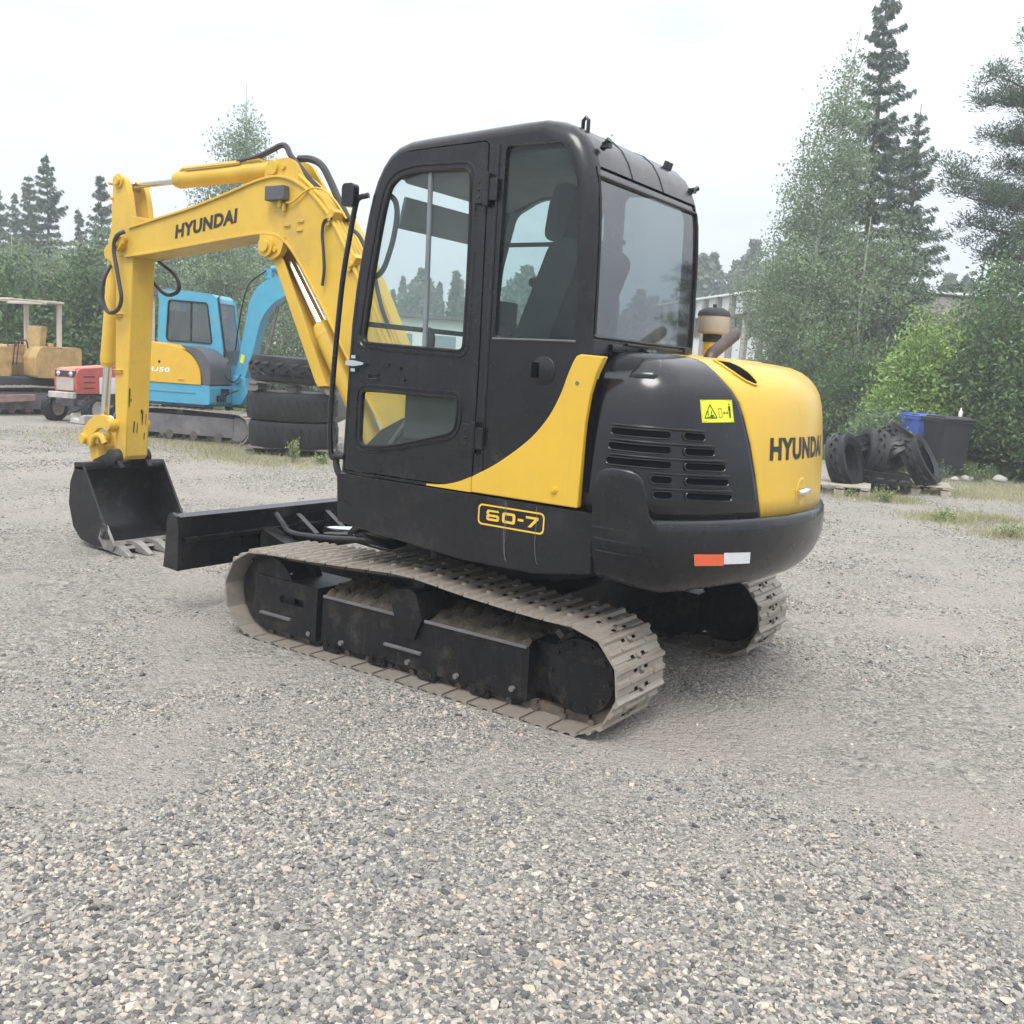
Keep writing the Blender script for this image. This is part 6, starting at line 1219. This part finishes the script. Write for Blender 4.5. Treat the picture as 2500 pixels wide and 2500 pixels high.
# ================================================================== bulldozer
DZ = thing('bulldozer', 'old yellow bulldozer with a tall open roll bar at the left edge', 'bulldozer', spot(30, 18.9), VIEW + pi / 2 + R(56))
for y in (-.72, .72): simple_track(DZ, y, 2.0, .52, .36, 30)
m = MB(); m.box((0, 0, .52), (1.7, 1.05, .36)); m.box((.75, 0, .62), (.3, .7, .3)); m.build('chassis', 'inner', DZ, bevel=.02)
m = MB(); m.prism(round_poly([(.20, .70), (1.02, .70), (1.06, .98), (1.0, 1.22), (.20, 1.26)], .06), -.36, .36, 'y'); m.box((1.04, 0, .92), (.05, .62, .48)); hdz = m.build('engine_hood', 'dozer', DZ, bevel=.02)
MB().box((1.07, 0, .95), (.012, .18, .16)).build('grille_plate', 'frame_grey', hdz); 
for y in (.58, -.58):
    MB().prism(round_poly([(-.95, .70), (-.05, .70), (-.02, 1.08), (-.12, 1.28), (-.95, 1.30)], .06), y - .22, y + .22, 'y').build('fender_tank', 'dozer', DZ, bevel=.02)
    MB().cyl((-.45, y, 1.30), (-.45, y, 1.36), .05, 14).build('tank_cap', 'dozer', DZ)
    m = MB(); m.box((-.62, y, 1.68), (.075, .075, .86)); m.build('roll_post', 'rops', DZ, bevel=.01)
m = MB(); m.box((-.50, 0, 2.13), (.34, 1.36, .045)); m.box((-.3, 0, 2.10), (.06, 1.34, .05)); m.build('roof_frame', 'rops', DZ, bevel=.01)
for x in (.12, .3): MB().tube([(x, -.62, 2.13), (x, .62, 2.13)], .02, 6).build('roof_bar', 'rops', DZ)
MB().tube([(-.3, .64, 2.13), (.35, .64, 2.12), (.35, -.64, 2.12), (-.3, -.64, 2.13)], .02, 6).build('roof_hoop', 'rops', DZ)
m = MB(); m.prism(round_poly([(-.50, 1.05), (-.38, 1.05), (-.46, 1.68), (-.58, 1.68)], .04), -.25, .25, 'y'); m.box((-.28, 0, 1.02), (.44, .5, .12)); m.build('seat', 'dozer', DZ, bevel=.03)
for y in (.12, -.12, .25): MB().tube([(.05, y, .9), (.0, y, 1.32)], .012, 6).lathe([(0, 0), (.025, .01), (.025, .04), (0, .05)], (0, y, 1.31), n=8).build('lever', 'inner', DZ)
MB().tube(smooth_path([(.15, .40, 1.25), (.10, .42, 1.36), (-.05, .42, 1.38), (-.10, .40, 1.24)]), .014, 6).build('hand_rail', 'inner', DZ)
MB().tube([(.62, .12, 1.2), (.62, .12, 1.55)], .025, 10).build('exhaust_pipe', 'exhaust', DZ)
m = MB(); m.prism([(1.55, .10), (1.46, .34), (1.50, .62), (1.56, .62), (1.54, .34), (1.62, .10)], -1.05, 1.05, 'y'); bz = m.build('dozer_blade', 'rust', DZ, bevel=.006)
for y in (-.75, .75): MB().prism([(1.5, .20), (1.5, .36), (.1, .40), (.1, .28)], y * 1.25 - .05, y * 1.25 + .05, 'y').build('push_arm', 'rust', bz, bevel=.01)
for y in (-.22, .22): MB().tube([(1.45, y, .5), (.9, y, .78)], .035, 10).build('blade_cylinder', 'frame_grey', bz)
# ================================================================== red tractor
TR = thing('tractor', 'small faded red tractor with a white oval mirror behind the yellow stick', 'tractor', spot(258, 18.2), VIEW + pi / 2 + R(74))
m = MB(); m.prism(round_poly([(-.10, .52), (1.02, .52), (1.05, .84), (.98, .95), (.2, 1.0), (-.10, 1.02)], [.02, .02, .05, .08, .1, .02]), -.235, .235, 'y'); thd = m.build('hood', 'red', TR, bevel=.03, segs=3)
MB().prism([(-.11, 1.0), (-.11, 1.028), (.2, 1.008), (.98, .962), (1.03, .90), (.97, .95), (.2, .985)], -.17, .17, 'y').build('hood_top', 'pale_red', thd, bevel=.008)
m = MB(); m.box((1.045, 0, .68), (.02, .36, .22)); m.build('grille', 'tan', thd, bevel=.006)
m = MB(); m.box((1.035, 0, .86), (.03, .43, .11)); m.build('lamp_panel', 'inner', thd, bevel=.01)
for y in (-.13, .13): MB().lathe([(.045, 0), (.045, .02), (.02, .035), (0, .038)], (1.048, y, .86), 'x', 16).build('headlight', 'chrome', thd)
for z in (.62, .72, .82): MB().box((.72, -.237, z), (.28, .008, .02)).build('side_louvre', 'inner', thd); MB().box((.72, .237, z), (.28, .008, .02)).build('side_louvre', 'inner', thd)
for y in (-.24, .24): MB().box((.25, y, .66), (.42, .02, .30)).build('side_plate', 'white', thd, bevel=.02)
m = MB(); m.box((.4, 0, .40), (1.2, .26, .22)); m.box((.85, 0, .36), (.12, .8, .10)); m.box((-.45, 0, .48), (.7, .34, .36)); m.build('chassis', 'frame_grey', TR, bevel=.02)
MB().box((1.12, 0, .49), (.10, .52, .11)).build('front_weight', 'rock', TR, bevel=.015)
def wheel(root, x, y, r, w, nl):
    hub = MB().lathe([(0, -w * .25), (r * .5, -w * .3), (r * .55, -w * .42), (r * .6, -w * .42), (r * .6, w * .42), (r * .55, w * .42), (r * .5, w * .3), (0, w * .25)], (x, y, r), 'y', 24).build('wheel', 'tan', root, smooth=40)
    t = MB(); t.lathe([(r * .58, -w * .40), (r * .80, -w * .5), (r * .95, -w * .44), (r * .955, w * .44), (r * .80, w * .5), (r * .58, w * .40), (r * .58, -w * .40)], (x, y, r), 'y', 32)
    for k in range(nl):
        for sg in (1, -1):
            a = 2 * pi * (k + .25 * sg) / nl; t.box((x + r * .965 * math.cos(a), y + sg * w * .23, r + r * .965 * math.sin(a)), (r * .09, w * .46, r * .12), Matrix.Rotation(-a, 3, 'Y') @ Matrix.Rotation(sg * R(35), 3, 'X'))
    t.build('tyre', 'rubber', hub, smooth=35)
for y in (-.42, .42): wheel(TR, .82, y, .25, .20, 12)
for y in (-.50, .50):
    wheel(TR, -.55, y, .46, .30, 14); MB().prism(arc(-.55, .46, .54, 10, 150, 8) + arc(-.55, .46, .51, 150, 10, 8), y - .17, y + .17, 'y').build('mudguard', 'red', TR, bevel=.008)
m = MB(); m.box((-.55, 0, .84), (.4, .42, .10)); m.prism(round_poly([(-.68, .88), (-.76, .88), (-.82, 1.2), (-.74, 1.2)], .03), -.2, .2, 'y'); m.build('seat', 'seat', TR, bevel=.03)
m = MB(); m.tube([(-.10, 0, .95), (-.25, 0, 1.14)], .018, 8); m.tube([(-.25 + .09 * math.sin(t) , .19 * math.cos(t), 1.14 + .12 * math.sin(t)) for t in np.linspace(0, 2 * pi, 21)], .013, 6, False); m.build('steering_wheel', 'inner', TR)
m = MB(); m.tube([(.02, .22, 1.0), (.06, .34, 1.13), (.05, .36, 1.20)], .008, 6); mr_ = m.build('mirror_arm', 'inner', TR)
m = MB(); m.lathe([(0, -.012), (.10, -.012), (.11, 0), (.10, .012), (0, .012)], (0, 0, 0), 'x', 24); m.v = [(x + .06, y * .95 + .36, z * .72 + 1.26) for x, y, z in m.v]; m.build('mirror', 'white', mr_)
MB().tube([(-.2, -.3, .9), (-.2, -.34, 1.30), (.0, -.34, 1.33)], .012, 6).build('roll_bar', 'inner', TR)
o = thing('concrete_lump', 'pale lump of broken concrete on the ground beside the tractor wheel', 'concrete lump', spot(202, 17.15)); m = MB(); m.prism([(-.2, 0), (.22, 0), (.24, .13), (.17, .20), (.12, .11), (-.05, .09), (-.12, .16), (-.22, .18)], -.12, .12, 'y'); m.build('lump', 'rock', o, bevel=.03, segs=2)

# ================================================================== buildings
P0, P1 = spot(1700, 50.8), spot(1850, 43.9); bd = (P1 - P0); bd.z = 0; bd.normalize(); ang = math.atan2(bd.y, bd.x)
WB = thing('building', 'two storey white panel building with brown pillars behind the birches', 'building', P0 - bd * 6.6, ang)
BAY, NB_, DEP = 1.65, 11, 9.
MB().box((NB_ * BAY / 2, DEP / 2 + .2, 2.72), (NB_ * BAY, DEP, 5.44)).build('wall', 'pilaster', WB, smooth=0)
MB().box((NB_ * BAY / 2, DEP / 2 - .02, 5.60), (NB_ * BAY + .3, DEP + .4, .09)).build('roof', 'panel', WB, bevel=.01)
src = {}
for i in range(NB_):
    x = BAY * (i + .5)
    for nm, z0, z1, y, mt in (('wall_panel', 4.69, 5.54, .12, 'panel'), ('window', 3.70, 4.64, .185, 'glass_far'), ('wall_panel', 2.54, 3.65, .12, 'panel'), ('window', 1.35, 2.50, .185, 'glass_far'), ('wall_panel', .30, 1.30, .12, 'panel')):
        k = (nm, z0)
        if k not in src: src[k] = MB().box((0, y, (z0 + z1) / 2), (BAY - .36, .06, z1 - z0)).build(nm, mt, WB, bevel=.006); src[k].matrix_local = Matrix.Translation((x, 0, 0))
        else: share(src[k], WB, Matrix.Translation((x, 0, 0)))
for i in range(NB_ + 1):
    if i == 0: pil = MB().box((0, .02, 2.77), (.26, .30, 5.54)).build('pillar', 'pilaster', WB, bevel=.01)
    else: share(pil, WB, Matrix.Translation((BAY * i, 0, 0)))
for z in (1.325, 2.52, 3.675, 4.665): MB().box((NB_ * BAY / 2, .10, z), (NB_ * BAY, .16, .05)).build('sill', 'pilaster', WB)
h0, h1 = spot(560, 43), spot(1420, 49); hd = h1 - h0; hd.z = 0; HL = hd.length; hd.normalize()
HB = thing('building', 'long low white hall seen beneath the boom and through the cab windows', 'building', h0, math.atan2(hd.y, hd.x))
MB().box((HL / 2, 5, 1.75), (HL, 9.6, 3.5)).build('wall', 'panel', HB, smooth=0); MB().box((HL / 2, 5, 3.58), (HL + .5, 10.2, .16)).build('roof', 'frame_grey', HB, bevel=.01)
k = 0
for i in range(8):
    x = HL * (i + .5) / 8
    if i == 0: w0 = MB().box((0, .19, 2.35), (1.5, .06, .8)).build('window', 'glass_far', HB); w0.matrix_local = Matrix.Translation((x, 0, 0)); d0 = MB().box((0, .185, 1.1), (.06, .05, 2.1)).build('wall_joint', 'pilaster', HB); d0.matrix_local = Matrix.Translation((x + 1, 0, 0))
    else: share(w0, HB, Matrix.Translation((x, 0, 0))); share(d0, HB, Matrix.Translation((x + 1, 0, 0)))
o = thing('lamp_post', 'thin lamp post with a flat cross arm in front of the white panel building', 'lamp post', spot(1794, 38)); MB().tube([(0, 0, 0), (0, 0, 4.05)], .055, 10).build('shaft', 'rock', o)
m = MB(); m.box((0, 0, 4.28), (.75, .12, .04)); m.tube([(0, 0, 3.95), (0, 0, 4.27)], .03, 8); m.build('lamp_arm', 'frame_grey', o); MB().box((0, 0, 4.0), (.12, .12, .3)).build('lamp_housing', 'inner', o)

# ================================================================== haze volume added to lift the darks like lens veil
hz = MB(); hz.box((20, -40, 7.25), (230, 210, 16.5)); hzo = hz.build('veil_volume', 'dark', smooth=0); hzo.data.materials.clear()
hm, ht, hout = nodes('veil_haze'); pv = N(ht, 'ShaderNodeVolumePrincipled'); pv.inputs['Color'].default_value = (.93, .96, 1., 1); pv.inputs['Density'].default_value = .0038; pv.inputs['Anisotropy'].default_value = .2
ht.links.new(pv.outputs[0], hout.inputs['Volume']); hzo.data.materials.append(hm); tag(hzo, kind='stuff')
